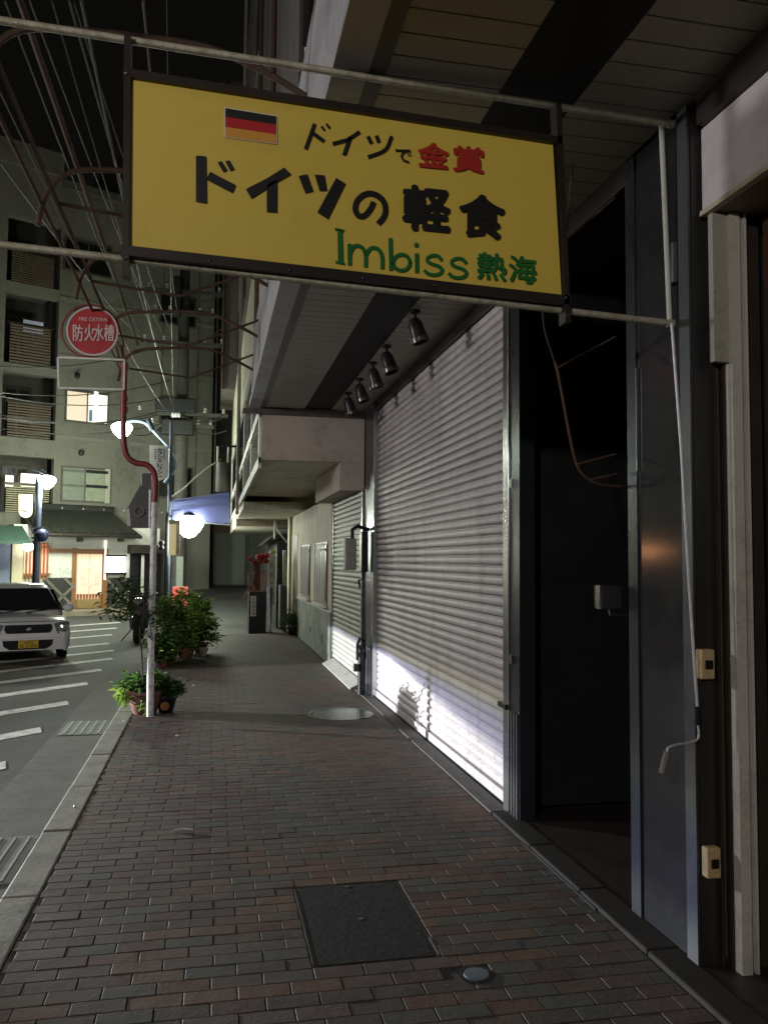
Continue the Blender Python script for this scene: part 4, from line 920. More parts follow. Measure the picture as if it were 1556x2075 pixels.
# blue awning
ba = thing('blue_awning', (.2, 21.5, 3), 'blue canvas awning lit from below at the corner of the pink building', 'awning')
BYa = 21.6
V = [ony(348,1014,BYa), ony(464,997,BYa), ony(466,1022,BYa-.9), ony(350,1034,BYa-.9)]
MB().prism(V, (0,0,-.02)).build('canopy', wear('blue_canvas', (.17,.20,.50), (.13,.15,.40), .7, 0, 3, .3), ba)
b = MB(); n = 24; V = []
for k in range(n+1):
    t_ = k/n; top = ony(350+116*t_, 1034-12*t_, BYa-.9); dz = .22+.26*t_+.03*math.sin(k*1.6); V += [top, top+Vector((0,0,-dz))]
b.add(V, [(2*k, 2*k+2, 2*k+3, 2*k+1) for k in range(n)]); b.build('valance', wear('blue_canvas', (.1,.1,.4), (.1,.1,.4)), ba)
MB().tube([V[1]+Vector((0,.03,0)), V[-1]+Vector((0,.03,0))], .02, 6).build('front_bar', mat('bar_grey2', (.25,.28,.3), .4, .5), ba, True)
MB().tube([V[0]+Vector((0,.03,-.0)), ony(348,1014,BYa)], .02, 6).build('side_bar', mat('bar_grey2', (.2,.2,.2)), ba, True)

# utility pole
UY = 24.5; ux = ony(368, 900, UY).x; tz = ony(365, 430, UY).z
up = thing('utility_pole', (ux, UY, RZ), 'dark concrete utility pole loaded with transformer boxes and cables', 'utility pole')
MB().tube([(ux,UY,RZ),(ux,UY,5),(ux-.02,UY,tz)], [.21,.18,.13], 14).build('pole', wear('pole_concrete', (.055,.054,.046), (.03,.03,.027), .85, 0, 5, .5), up, True)
for (a, t, c, d_), n_ in (((315,806,396,838),'transformer'),((328,850,392,882),'transformer'),((352,560,366,640),'junction_box')):
    q0, q1 = ony(a, t, UY-.3), ony(c, d_, UY-.3); MB().box(q0.x, UY-.45, q1.z, q1.x, UY-.1, q0.z).build(n_, mat('trafo', (.014,.015,.014), .6, .1, .3), up, bevel=.03)
for py, w_ in ((596,1.1),(640,.9),(700,1.2),(842,1.3),(866,.9)):
    z = ony(368, py, UY).z; bx('crossarm', mat('crossarm', (.05,.05,.045), .6), up, ux-w_, UY-.30, z-.05, ux+w_, UY-.18, z+.05)
    for s_ in (-.9, -.45, .5, .9): MB().lathe([(.03,0),(.055,.05),(.03,.09),(.05,.13),(0,.18)], (ux+s_*w_, UY-.24, z+.05), n=8).build('insulator', mat('porcelain', (.4,.4,.37), .3), up, True)
q = ony(357, 848, UY-.3)
for k in range(3): MB().lathe([(.03,0),(.055,.05),(.03,.13)], (q.x-.08+k*.08, UY-.5, q.z), n=8).build('fuse', white, up, True)
bx('lower_panel', mat('panel_grey', (.22,.23,.20), .6, 0, .2), up, ony(358,1150,UY).x, UY-.26, ony(360,1205,UY).z, ony(368,1150,UY).x+.05, UY-.22, ony(360,1128,UY).z)

# fire-cistern sign on the red and white pole
PYs = 7.95
sgp = thing('cistern_sign_pole', (ony(305,1440,PYs).x, PYs, 0), 'bent red and white pole carrying a round red cistern sign above an empty frame', 'road sign')
D = lambda x, y, d=0: ony(x, y, PYs-d)
g0 = onz(304, 1448, 0); 
MB().tube([D(304,1452), D(306,1300), D(310,1160), D(313,1018)], [.032,.031,.030,.029], 14).build('lower_pole', whitepole, sgp, True)
MB().tube(smoothline([D(313,1022), D(315,985), D(312,958), D(298,942), D(275,938), D(259,926), D(252,905), D(250,870), D(251,800), D(252,748)], 6), .0275, 12).build('bent_pole', redpole, sgp, True)
MB().tube([D(252,752), D(252,735)], .031, 12).build('pole_cap', redpole, sgp, True)
for y in (830, 808): MB().tube([D(251,y+5), D(251,y-5)], .036, 10).build('collar', redpole, sgp, True)
MB().tube([D(305,992), D(304,1070)], .014, 8).build('side_tube', whitepole, sgp, True)
cc = D(188, 672, .04); rr_ = .229
b = MB().lathe([(0,0),(rr_,.0),(rr_,.02),(0,.02)], cc, (0,-1,0), 40).build('round_plate', wired, sgp)
MB().lathe([(rr_*.93,.021),(rr_,.021),(rr_,.024),(rr_*.93,.024)], cc, (0,-1,0), 40).build('white_rim', mat('rim_white', (.55,.48,.47), .5, var=.1), sgp)
b = MB()
xs = [148, 171, 190, 211]
for i, ch in enumerate('防火水槽'):
    x = xs[i]; q = [D(x,656,.065), D(x+20,658,.065), D(x+20,691,.065), D(x,690,.065)]
    for k in range(3): put_glyph(b, ch, q, 0, (.0015*(k-1), -.0003*k, 0))
b.build('lettering', mat('sign_letter_white', (.62,.55,.53), .5, var=0), sgp)
b = MB(); put_glyph(b, 'FIRE CISTERN', [D(160,642,.065), D(217,644,.065), D(217,651,.065), D(160,649,.065)], 0, (0,0,0)); b.build('small_lettering', mat('sign_letter_white', (.6,.6,.5)), sgp)
pts = [D(182+57*math.cos(t), 670+53*math.sin(t), -.03) for t in np.linspace(0, 2*math.pi, 40)]
MB().tube(pts, .009, 6, False).build('ring_tube', redpole, sgp, True)
for y in (640, 700): MB().tube([D(235,y,-.03), D(252,y+60)], .008, 6).build('stay', redpole, sgp)
MB().tube([D(250,745), D(248,700,-.03)], .012, 6).build('stay', redpole, sgp, True)
for a, c in (((117,724),(252,729)),((117,724),(119,786)),((252,729),(251,789)),((119,786),(251,789))):
    MB().bar(D(*a, .03), D(*c, .03), .016, .016, (0,1,0)).build('frame_bar', wear('frame_white', (.72,.72,.66), (.5,.48,.4), .5, 0, 20, .5), sgp)
# house-shaped grey sign seen from the back
hb = thing('house_shaped_sign', ony(282, 1068, 9.2), 'grey back of a house-shaped street sign behind the white pole', 'sign')
H = lambda x, y, d=0: ony(x, y, 13-d)
MB().prism([H(*p) for p in ((288,960),(306,958),(308,1070),(262,1070),(256,1045),(258,1030),(283,985))], (0,.06,0)).build('panel', wear('sign_back_grey', (.12,.115,.11), (.08,.08,.075), .6, 0, 3, .5), hb)
MB().prism([H(*p, .01) for p in ((285,960),(288,960),(288,984),(285,985))], (0,.07,0)).build('edge', white_paint, hb)
MB().prism([H(*p, .01) for p in ((256,1031),(262,1030),(265,1066),(258,1066))], (0,.07,0)).build('edge', white_paint, hb)
MB().lathe([(.06,0),(.08,.01),(.08,.02),(.06,.02)], H(282,1036,.02), (0,-1,0), 16).build('boss', mat('boss_grey', (.16,.16,.15), .5), hb)
MB().tube([H(308,1068,-.08), Vector((H(308,1068).x, 13.08, RZ))], .02, 8).build('post', bluepole, hb, True)

# ================================================================== OVERHEAD CABLES
cab = [mat('cable_black', (.02,.02,.018), .5), mat('cable_grey', (.085,.082,.068), .5, .2), rust]
def cable(a, b, sag, r_, mi, lab, n=20, grp='overhead cables'):
    a = Vector(a); b = Vector(b); P = []
    for i in range(n+1):
        t_ = i/n; p = a.lerp(b, t_); p.z -= sag*4*t_*(1-t_); P.append(p)
    o = MB().tube(P, r_, 6).build('overhead_cable', cab[mi], None, True); return tag(o, lab, 'cable', grp)
NEARL = ['pale thin cable reaching the left edge of the photo above the round red sign', 'dark cable leaving at the top left corner of the photo',
 'thin dark cable running up to the top edge, second from the top left corner', 'thin dark cable in the middle of the bundle running up the night sky', 'thick grey cable in the middle of the bundle, leaving at the top edge',
 'rust-brown cable leaving the top edge just right of the yellow sign corner', 'pale cable that leaves the top edge farthest right, behind the yellow sign', 'dark cable reaching the left edge lowest, beside the apartment roof',
 'dark cable near the top left where the bundle begins to spread', 'pale cable that runs right beside the thick grey one to the top edge']
near = [(0,185),(10,0),(60,0),(140,0),(165,0),(290,0),(338,0),(0,330),(105,0),(150,5)]
far_ = [(352,850),(300,700),(345,700),(357,690),(350,820),(362,640),(352,840),(340,720),(345,760),(358,600)]
rr2 = [.006,.008,.006,.007,.011,.008,.005,.007,.006,.006]; mi_ = [1,0,1,0,1,2,1,0,0,0]
for (a, b_), r_, k, l in zip(zip(near, far_), rr2, mi_, NEARL):
    d0 = 4.2+random.uniform(0, 2.5); cable(ony(*a, d0), ony(*b_, UY-.3), .25, r_, k, l)
LB2 = ['slack cable crossing the bright lit window high up', 'slack cable crossing the bright window at its middle', 'slack cable crossing just under the middle of the bright window', 'highest slack cable, passing behind the empty white sign frame', 'slack cable passing along the bottom of the empty white sign frame', 'lowest slack cable, passing at the height of the street lamp', 'short slack cable joining the glaring street lamp to the utility pole']
for (a, b_, y0, y1), l in zip((((0,802),(330,806),20,24),((0,840),(316,842),21,24.2),((0,846),(318,836),21,24.2),((0,742),(320,700),19,24.2),((0,795),(345,770),20,24.2),((0,868),(330,858),22,24.2),((250,870),(330,862),21.5,24.2)), LB2):
    cable(ony(*a, y0), ony(*b_, y1), .22, .013, 0, l)
SHL = ['short cable from the upper transformer to the pink building wall', 'short steep cable from the pole middle to the pink building', 'short cable from the lower transformer to the pink building wall', 'topmost short cable between utility pole and pink building', 'lowest short cable between utility pole and pink building']
for (a, b_), l in zip((((372,842),(450,848)),((372,700),(480,640)),((380,850),(455,838)),((372,610),(476,586)),((375,866),(460,872))), SHL):
    cable(ony(*a, UY-.3), ony(*b_, 23), .15, .014, 0, l)
o = MB().tube([ony(348,1007,21)] + [ony(x, y, 21) for x, y in ((372,990),(395,968),(420,948),(448,930))], .018, 6).build('overhead_cable', mat('cable_cream', (.42,.42,.33), .5), None, True)
tag(o, 'pale slack cable sagging above the blue awning to the wall box', 'cable')

# ================================================================== WHITE CAR, front towards the camera
def car():
    o = onz(64, 1341, RZ); ca = R(19)          # slight turn: its left front corner comes nearer
    ox, oy = o.x-.06, o.y+.0
    t = thing('parked_car', (ox, oy+1.2, RZ), 'white boxy small car with black grille and yellow number plate, facing the camera', 'car')
    SCL = .88
    def L(x, y, z): # x right in picture, y back, z up, car units of metres
        x, y = x*SCL, y*SCL; return Vector((ox+x*math.cos(ca)-y*math.sin(ca), oy+x*math.sin(ca)+y*math.cos(ca), RZ+z*SCL*.82))
    paint = mat('car_white', (.80,.80,.78), .22, 0, .04, 3); paint.node_tree.nodes['Principled BSDF'].inputs['Coat Weight'].default_value = .6
    def loft(name, secs, m_, close=True, parent=t):
        b = MB(); n = len(secs[0][1]); V = []
        for y, P in secs:
            V += [L(x, y+(P[k][2] if len(P[k]) > 2 else 0), z) for k, (x, z) in enumerate([(p[0], p[1]) for p in P])]
        F = []
        for i in range(len(secs)-1):
            for k in range(n-1): F.append((i*n+k, i*n+k+1, (i+1)*n+k+1, (i+1)*n+k))
        if close: F += [tuple(range(n)), tuple((len(secs)-1)*n+k for k in range(n))[::-1]]
        b.add(V, F); o_ = b.build(name, m_, parent, True); 
        return o_
    def sec(w, zb, zt, wt, ins=0):
        # half-profile mirrored: bottom, side, shoulder, top
        P = [(-w*.94, zb), (-w, zb+.12), (-w*1.005, (zb+zt)/2), (-w*.98, zt-.07), (-wt, zt-.012), (-wt*.5, zt+.012), (0, zt+.02), (wt*.5, zt+.012), (wt, zt-.012), (w*.98, zt-.07), (w*1.005, (zb+zt)/2), (w, zb+.12), (w*.94, zb)]
        return P
    body = loft('body', [(.0, sec(.60,.24,.62,.52)), (.03, sec(.67,.20,.78,.58)), (.12, sec(.72,.19,.86,.62)), (.35, sec(.74,.18,.915,.64)), (.70, sec(.74,.18,.955,.64)), (.92, sec(.74,.18,.98,.66)), (2.0, sec(.74,.18,1.0,.66)), (3.2, sec(.735,.2,1.0,.66)), (3.36, sec(.70,.26,.98,.62))], paint)
    # cabin
    def cab(w, zb, wt, zt): return [(-w, zb), (-w*.985, zb+.1), (-wt, zt-.06), (-wt*.93, zt-.01), (-wt*.5, zt+.012), (0, zt+.02), (wt*.5, zt+.012), (wt*.93, zt-.01), (wt, zt-.06), (w*.985, zb+.1), (w, zb)]
    loft('cabin', [(.78, cab(.70,.95,.69,.97)), (1.10, cab(.715,.95,.61,1.30)), (1.36, cab(.72,.95,.53,1.575)), (1.6, cab(.72,.95,.52,1.62)), (3.0, cab(.72,.95,.52,1.60)), (3.32, cab(.70,.95,.50,1.5))], paint)
    gl = glassdark
    def quad(name, P, m_, par=t, th=.012):
        P = [L(*p) for p in P]; n = (P[1]-P[0]).cross(P[-1]-P[0]).normalized()
        if n.y > 0 and abs(n.y) > .2: n = -n
        return MB().prism([p+n*.03 for p in P], n*th).build(name, m_, par)
    quad('windscreen', [(-.645,.835,1.02),(.645,.835,1.02),(.485,1.285,1.48),(-.485,1.285,1.48)], mat('car_glass', (.018,.02,.02), .06, 0, 0, spec=.8), th=.016)
    for s_ in (-1, 1):
        b = MB(); P = [L(s_*.735,1.1,1.02), L(s_*.735,3.1,1.04), L(s_*.60,3.0,1.50), L(s_*.60,1.45,1.50)]
        b.prism(P, (L(s_*.02,0,0)-L(0,0,0))); b.build('side_window', gl, t)
    # front: black grille with badge, white bar, lower intake with plate
    def front(name, P, m_, d0=-.012, th=.03, par=t):
        Q_ = [L(x, y+d0, z) for x, y, z in P]; b = MB().prism(Q_, L(0,th,0)-L(0,0,0)); return b.build(name, m_, par)
    gr = front('grille', [(-.38,.018,.79),(.38,.018,.79),(.40,.02,.68),(.34,.0,.61),(-.34,.0,.61),(-.40,.02,.68)], blackmetal)
    for k in range(3): front('grille_bar', [(-.38,.0,.625+k*.055),(.38,.0,.625+k*.055),(.38,.0,.640+k*.055),(-.38,.0,.640+k*.055)], mat('grille_dark', (.03,.03,.03), .3, .4), -.022, .02, gr)
    # emblem: slanted double-stroke letter shape
    b = MB()
    for P in ([(-.045,.70),(.01,.745),(.045,.715),(.02,.695),(.0,.71),(-.02,.695)], [(.045,.70),(-.01,.655),(-.045,.685),(-.02,.705),(.0,.69),(.02,.705)]):
        b.prism([L(x, -.035, z) for x, z in P], L(0,.008,0)-L(0,0,0))
    b.build('badge', steel, gr)
    lo_ = front('lower_intake', [(-.42,.0,.46),(.42,.0,.46),(.40,.0,.34),(.30,.0,.26),(-.30,.0,.26),(-.40,.0,.34)], blackmetal, -.006)
    front('bumper_bar', [(-.62,.02,.565),(.62,.02,.565),(.60,.0,.50),(-.60,.0,.50)], paint, -.022, .05)
    pl = front('number_plate', [(-.165,.0,.455),(.165,.0,.455),(.165,.0,.295),(-.165,.0,.295)], mat('plate_yellow', (.62,.42,.03), .5, 0, .05), -.04, .012)
    b = MB(); q = [L(-.13,-.043,.375), L(.14,-.043,.375), L(.14,-.043,.31), L(-.13,-.043,.31)]; put_glyph(b, '8 2-86', q, 0, (0,0,0))
    q = [L(-.07,-.043,.44), L(.08,-.043,.44), L(.08,-.043,.39), L(-.07,-.043,.39)]; put_glyph(b, '580', q, 0, (0,0,0)); b.build('plate_lettering', ink, pl)
    for s_ in (-1, 1):
        h = front('headlight', [(s_*.42,.0,.80),(s_*.60,.02,.84),(s_*.70,.10,.84),(s_*.725,.18,.74),(s_*.68,.08,.58),(s_*.48,.0,.59)], mat('headlight_glass', (.42,.43,.42), .08, .6, .35, 30), -.018, .05)
        MB().lathe([(0,0),(.05,.012),(.062,.03)], L(s_*.56,-.03,.70), (0,1,0), 16).build('reflector', steel, h, True)
        f = MB().lathe([(0,0),(.045,.0),(.05,.02)], L(s_*.55,.02,.36), (0,1,0), 14).build('fog_lamp', mat('headlight_glass', (.4,.4,.4)), t, True)
        m_ = MB().sphere(tuple(L(s_*.83,.98,1.08)), .085, 12, sx=1.1, sy=.6, sz=.9).build('mirror', paint, t, True)
        MB().tube([L(s_*.72,1.0,1.04), L(s_*.80,.99,1.06)], .02, 6).build('mirror_stalk', blackmetal, m_)
        for y in (.62, 2.75):
            ax = (L(s_,0,0)-L(0,0,0)).normalized(); c = L(s_*.60, y, .27); r_ = .215
            w_ = MB().lathe([(r_*.55,.0),(r_*.95,.0),(r_,.02),(r_,.10),(r_*.95,.12),(r_*.6,.12)], c, ax, 26).build('wheel', rubber, t, True)
            MB().lathe([(0,.105),(r_*.2,.11),(r_*.55,.10),(r_*.62,.118)], c, ax, 20).build('rim', steel, w_, True)
    # wipers, roof spoiler of light, stay inside
    MB().tube([L(-.45,.76,1.0), L(.0,.82,1.06)], .008, 5).build('wiper', blackmetal, t); MB().tube([L(.05,.76,1.0), L(.5,.82,1.07)], .008, 5).build('wiper', blackmetal, t)
    front('bonnet_seam', [(-.60,.10,.86),(.60,.10,.86),(.60,.10,.853),(-.60,.10,.853)], blackmetal, -.03, .01)
    return t
car()

# ================================================================== MOTORCYCLE at the kerb
def moto():
    b0 = onz(272, 1308, RZ); x0, y0 = b0.x+.02, b0.y
    t = thing('motorcycle', (x0, y0+.6, RZ), 'dark motorcycle parked at the kerb behind the leafy plants, facing the camera', 'motorcycle')
    def wheel(y, r_):
        w_ = MB().lathe([(r_-.1,-.035),(r_-.03,-.055),(r_,-.02),(r_,.02),(r_-.03,.055),(r_-.1,.035),(r_-.1,-.035)], (x0, y, RZ+r_), (1,0,0), 30).build('wheel', rubber, t, True)
        MB().lathe([(r_-.095,-.03),(r_-.12,-.03),(r_-.12,.03),(r_-.095,.03)], (x0, y, RZ+r_), (1,0,0), 30).build('rim', steel, w_)
        for k in range(5):
            a = k*1.2566; MB().tube([(x0, y, RZ+r_), (x0, y+(r_-.1)*math.cos(a), RZ+r_+(r_-.1)*math.sin(a))], .012, 5).build('spoke', steel, w_)
        return w_
    wheel(y0+.28, .27); wheel(y0+1.42, .27)
    for s_ in (-.09, .09):
        MB().tube([(x0+s_, y0+.28, RZ+.27), (x0+s_, y0+.42, RZ+.62), (x0+s_*.9, y0+.50, RZ+.85)], .019, 8).build('fork', mat('fork_chrome', (.4,.4,.42), .15, .9, 0), t, True)
    MB().tube([(x0-.07,y0+.13,RZ+.50),(x0-.07,y0+.28,RZ+.565),(x0-.07,y0+.45,RZ+.50),(x0+.07,y0+.45,RZ+.50),(x0+.07,y0+.28,RZ+.565),(x0+.07,y0+.13,RZ+.50)], .02, 6).build('front_fender', blackmetal, t, True)
    MB().lathe([(0,-.03),(.07,-.02),(.085,.02),(.075,.10),(0,.13)], (x0, y0+.36, RZ+.80), (0,1,0), 18).build('headlight', mat('moto_lens', (.5,.52,.55), .06, .7, .2, 30), t, True)
    MB().tube(smoothline([(x0-.33,y0+.62,RZ+.93),(x0-.22,y0+.55,RZ+.98),(x0,y0+.50,RZ+.93),(x0+.22,y0+.55,RZ+.98),(x0+.33,y0+.62,RZ+.93)], 4), .014, 7).build('handlebar', blackmetal, t, True)
    for s_ in (-1, 1):
        m_ = MB().sphere((x0+s_*.27, y0+.55, RZ+1.12), .06, 12, sy=.35, sz=.7).build('mirror', mat('mirror_chrome', (.6,.6,.62), .1, .9, 0), t, True)
        MB().tube([(x0+s_*.2,y0+.55,RZ+.98),(x0+s_*.26,y0+.55,RZ+1.08)], .007, 5).build('mirror_stalk', blackmetal, m_)
        MB().sphere((x0+s_*.17, y0+.42, RZ+.74), .032, 8).build('indicator', mat('amber', (.5,.18,.03), .2), t, True)
    MB().sphere((x0, y0+.80, RZ+.78), .2, 16, sx=.75, sy=1.4, sz=.65).build('fuel_tank', mat('tank_black', (.02,.02,.022), .12, .3, 0), t, True)
    MB().box(x0-.13, y0+1.0, RZ+.68, x0+.13, y0+1.65, RZ+.78).build('seat', rubber, t, bevel=.03)
    MB().box(x0-.17, y0+.55, RZ+.25, x0+.17, y0+1.1, RZ+.62).build('engine', darksteel, t, bevel=.05)
    MB().tube([(x0+.17,y0+.6,RZ+.5),(x0+.20,y0+.75,RZ+.22),(x0+.2,y0+1.6,RZ+.3)], .035, 8).build('exhaust', steel, t, True)
    MB().tube([(x0-.1,y0+.9,RZ+.3),(x0-.34,y0+.85,RZ+.0)], .014, 6).build('side_stand', mat('stand_alu', (.5,.52,.52), .2, .8, 0), t)
    MB().tube([(x0-.1,y0+.7,RZ+.42),(x0-.36,y0+.6,RZ+.45)], .02, 6).build('foot_rest', steel, t)
    MB().prism([(x0-.19,y0+.5,RZ+.55),(x0+.19,y0+.5,RZ+.55),(x0+.15,y0+.55,RZ+.9),(x0-.15,y0+.55,RZ+.9)], (0,.05,0)).build('fairing', mat('tank_black', (.02,.02,.02)), t)
moto()

# ================================================================== POTS AND PLANTS
def pot(name, c, r, h, m_, parent, rim=.02):
    o_ = MB().lathe([(0,0),(r*.62,0),(r*.80,h*.35),(r*.97,h*.8),(r,h-.03),(r+rim,h-.03),(r+rim,h),(r-.015,h),(r-.03,h-.05),(0,h-.05)], c, n=28).build(name, m_, parent, True); return o_
# large bowl pot in front of the pole
pc = onz(290, 1452, 0)+Vector((0,.17,0))
t = thing('potted_plant', pc, 'big reddish bowl pot with spilling bright green leaves at the foot of the sign pole', 'plant pot', 'pots of greenery along the kerb')
pot('pot', pc, .175, .23, terracotta, t)
b = MB(); leaves(b, 900, lambda: (pc.x+random.gauss(0,.095), pc.y+.03+random.gauss(0,.08), .245+abs(random.gauss(0,.05))), (.05,.11), .9)
b.build('foliage', leaf_c, t)
b = MB(); leaves(b, 260, lambda: (pc.x+random.gauss(0,.11), pc.y+random.gauss(0,.09), .28+abs(random.gauss(0,.05))), (.05,.10), .6); b.build('lit_foliage', leaf_a, t)  # upper leaves in a lighter green, lit look put into the colour
b = MB(); leaves(b, 150, lambda: (pc.x-.17+random.gauss(0,.035), pc.y-.03+random.gauss(0,.05), .22+random.gauss(0,.035)), (.06,.12), 1.2); b.build('pale_foliage', leaf_b, t)
b = MB()
for k in range(9):
    a = random.uniform(2.4, 5.2); r_ = random.uniform(.16,.26); p = [pc+Vector((math.cos(a)*.1, math.sin(a)*.1, .2)), pc+Vector((math.cos(a)*r_*.9, math.sin(a)*r_*.9, .17)), pc+Vector((math.cos(a)*r_, math.sin(a)*r_, random.uniform(.02,.1)))]
    b.tube(smoothline(p, 4), .0035, 4)
    for q in smoothline(p, 3)[2:]: leaves(b, 2, lambda: tuple(q), (.03,.06), 1.2)
b.build('trailing_stems', leaf_b, t)
pc2 = onz(335, 1447, 0)+Vector((0,.12,0))
t = thing('potted_plant', pc2, 'small black pot with an orange disc and drooping dark leaves right of the pole', 'plant pot', 'pots of greenery along the kerb')
pot('pot', pc2, .105, .17, blackmetal, t, .012)
b = MB(); leaves(b, 420, lambda: (pc2.x+random.gauss(.02,.07), pc2.y+random.gauss(0,.07), .19+abs(random.gauss(0,.05))), (.05,.10), .9); b.build('foliage', leaf_c, t)
q = onz(335, 1432, .07)-Vector((0,.0,0)); MB().lathe([(0,0),(.042,0),(.042,.008),(0,.01)], (pc2.x-.005, pc2.y-.125, .075), (0,-1,.1), 20).build('orange_disc', mat('orange_disc', (.45,.17,.04), .5), t, True)
# slender sapling rising from the bowl beside the pole
ts_ = thing('sapling', pc+Vector((-.04,.04,.16)), 'slender dark sapling with sparse leaves rising in front of the white pole', 'sapling')
st = smoothline([pc+Vector((-.02,.06,.15)), D(288,1330), D(283,1280), D(290,1225), D(283,1190)], 5)
MB().tube(st, [.009-.006*i/len(st) for i in range(len(st))], 6).build('stem', bark, ts_, True)
b = MB(); br = MB()
for (x0, y0, x1, y1, n) in ((288,1240,232,1205,75),(286,1255,215,1235,85),(286,1215,262,1175,45),(288,1262,340,1235,60),(288,1290,306,1284,10),(286,1225,245,1178,45),(287,1250,325,1262,35)):
    p0, p1 = D(x0,y0), D(x1,y1, random.uniform(-.12,.12)); br.tube([p0, p0.lerp(p1,.5)+Vector((0,0,.02)), p1], .003, 4)
    for _ in range(n):
        f = random.uniform(.35, 1.08); q = p0.lerp(p1, f)+Vector((random.gauss(0,.035), random.gauss(0,.05), random.gauss(0,.035))); leaves(b, 1, lambda: tuple(q), (.045,.085), .8)
br.build('branches', bark, ts_); b.build('leaves', leaf_c, ts_)
cl = smoothline([D(290,1222,.05), D(300,1212,.06), D(312,1205,.05), D(300,1228,.02), D(308,1290,.04), D(316,1286,.03)], 4)
MB().tube(cl, .003, 4).build('tendril', bark, ts_)
# shrub group further on: three pots, one tall bright bush each
def shrub(px, py, rpot, hpot, rx, h, n, lab, mts, tilt=0, leaf=(.06,.12)):
    c = onz(px, py, 0); t = thing('potted_shrub', c, lab, 'shrub', 'bushy shrubs in pots')
    pot('pot', c, rpot, hpot, terracotta, t)
    sb_ = MB()
    for k in range(9):
        a = random.uniform(0, 6.28); e_ = Vector((math.cos(a)*rx*.7, math.sin(a)*rx*.6, h*random.uniform(.6,.95))); sb_.tube([c+Vector((0,0,hpot-.04)), c+e_*.5+Vector((0,0,.1)), c+e_], [.012,.008,.003], 5)
    sb_.build('stems', bark, t)
    clumps = [(random.gauss(tilt*.5, rx*.42), random.gauss(0, rx*.36), hpot*.7+(h-hpot*.7)*random.betavariate(1.15,1.2)) for _ in range(42)]
    for i, (m_, fr_) in enumerate(mts):
        b = MB()
        def smp():
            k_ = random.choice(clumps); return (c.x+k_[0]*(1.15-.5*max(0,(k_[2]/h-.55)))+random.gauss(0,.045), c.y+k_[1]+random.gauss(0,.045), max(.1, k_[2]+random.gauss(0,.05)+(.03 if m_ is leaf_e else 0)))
        leaves(b, int(n*fr_), smp, leaf, .5); b.build('foliage', m_, t)
    return c
shrub(345, 1336, .13, .17, .25, 0.94, 2300, 'tall bushy potted shrub nearest the white pole, left one of the cluster', ((leaf_d,.6),(leaf_c,.28),(leaf_e,.12)))
shrub(376, 1334, .14, .16, .25, 1.0, 2300, 'tallest potted shrub with the brightest yellow-green top, middle of the cluster', ((leaf_d,.55),(leaf_c,.15),(leaf_e,.3)))
shrub(405, 1322, .12, .16, .20, .84, 1900, 'rounded potted shrub at the right end of the cluster', ((leaf_d,.62),(leaf_c,.33),(leaf_e,.05)))
c = shrub(330, 1352, .09, .12, .17, .42, 800, 'low dark potted shrub between the pole and the tall shrubs', ((leaf_c,.7),(leaf_d,.3)))
c = onz(412, 1330, 0); t = thing('white_pot', c, 'small pale empty pot at the right foot of the shrub cluster', 'plant pot'); pot('pot', c, .07, .13, wear('pale_pot', (.35,.35,.30), (.2,.2,.17), .7, 0, 10, .5), t, .01); MB().lathe([(.05,.09),(0,.092)], c, n=14).build('soil', bark, t)
# small plant against the cream wall and a stand pipe
c = onz(588, 1287, 0)+Vector((.05,0,0)); t = thing('potted_plant', c, 'small dark plant in a black pot by the corner of the cream wall', 'plant pot', 'pots of greenery along the kerb')
pot('pot', c, .12, .16, blackmetal, t); b = MB(); leaves(b, 500, lambda: (c.x+random.gauss(0,.11), c.y+random.gauss(0,.11), .22+abs(random.gauss(0,.12))), (.06,.11), .8); b.build('foliage', leaf_c, t)
# plants in front of the restaurant's dark entrance
for k, (px, py, s_, lab) in enumerate(((241,1236,.55,'broad-leaved dark plant right of the glowing doorway'), (262,1236,.75,'taller dark plant beside the white entrance post'))):
    c = onz(px, py, RZ); t = thing('doorway_plant', c, lab, 'plant', 'plants before the restaurant'); pot('pot', c, .2, .3, terracotta, t)
    b = MB(); leaves(b, 500, lambda: (c.x+random.gauss(0,.25), c.y+random.gauss(0,.2), RZ+.35+abs(random.gauss(0,s_))), (.15,.3), .7); b.build('foliage', leaf_c, t)
# red board behind the shrubs
c = onz(367, 1290, RZ); t = thing('red_board', (c.x, 17.0, RZ), 'small glowing red board standing behind the tallest potted shrub', 'board')
q0, q1 = ony(350,1189,17), ony(380,1228,17)
MB().box(q0.x, 17, q1.z, q1.x, 17.06, q0.z).build('board', glow('red_light', (1,.10,.06), .85), t, bevel=.01); 
for x in (q0.x+.03, q1.x-.03): MB().tube([(x,17.03,q1.z),(x,17.03,RZ)], .015, 6).build('leg', blackmetal, t)

# ================================================================== STALL WITH BANNERS at the far right
stl = thing('souvenir_stall', (1.5, 20.5, 0), 'narrow dark shop stall hung with red and white goods at the end of the pavement', 'stall')
def O(px, py, Y=18.2): return ony(px, py, Y)
MB().box(O(560,1200,19.2).x, 19.2, -.02, 2.4, 24, O(560,1092,19.2).z).build('booth', mat('booth_black', (.018,.018,.018), .6, 0, .2), stl)
MB().prism([O(532,1104,19.2), O(596,1088,19.2), O(596,1078,19.2), O(556,1084,19.2)], (0,3,0)).build('booth_roof', blackmetal, stl)
q = O(575,1064,20); MB().box(q.x-.2, 20, q.z-.09, q.x+.2, 20.3, q.z+.12).build('air_conditioner', wear('ac_white', (.3,.3,.27), (.2,.2,.17), .5), stl, bevel=.02)
MB().tube([O(557,1055,19.1), O(560,1070,19.1), O(572,1088,19.1), O(582,1100,19.1)], .02, 6).build('hose', white_paint, stl, True)
MB().tube([O(557,1055,19.1), O(556,1092,19.1)], .02, 6).build('white_rod', white_paint, stl)
for x in (574, 578): MB().tube([O(x,1115,19.1), O(x,1188,19.1)], .012, 6).build('door_frame', steel, stl)
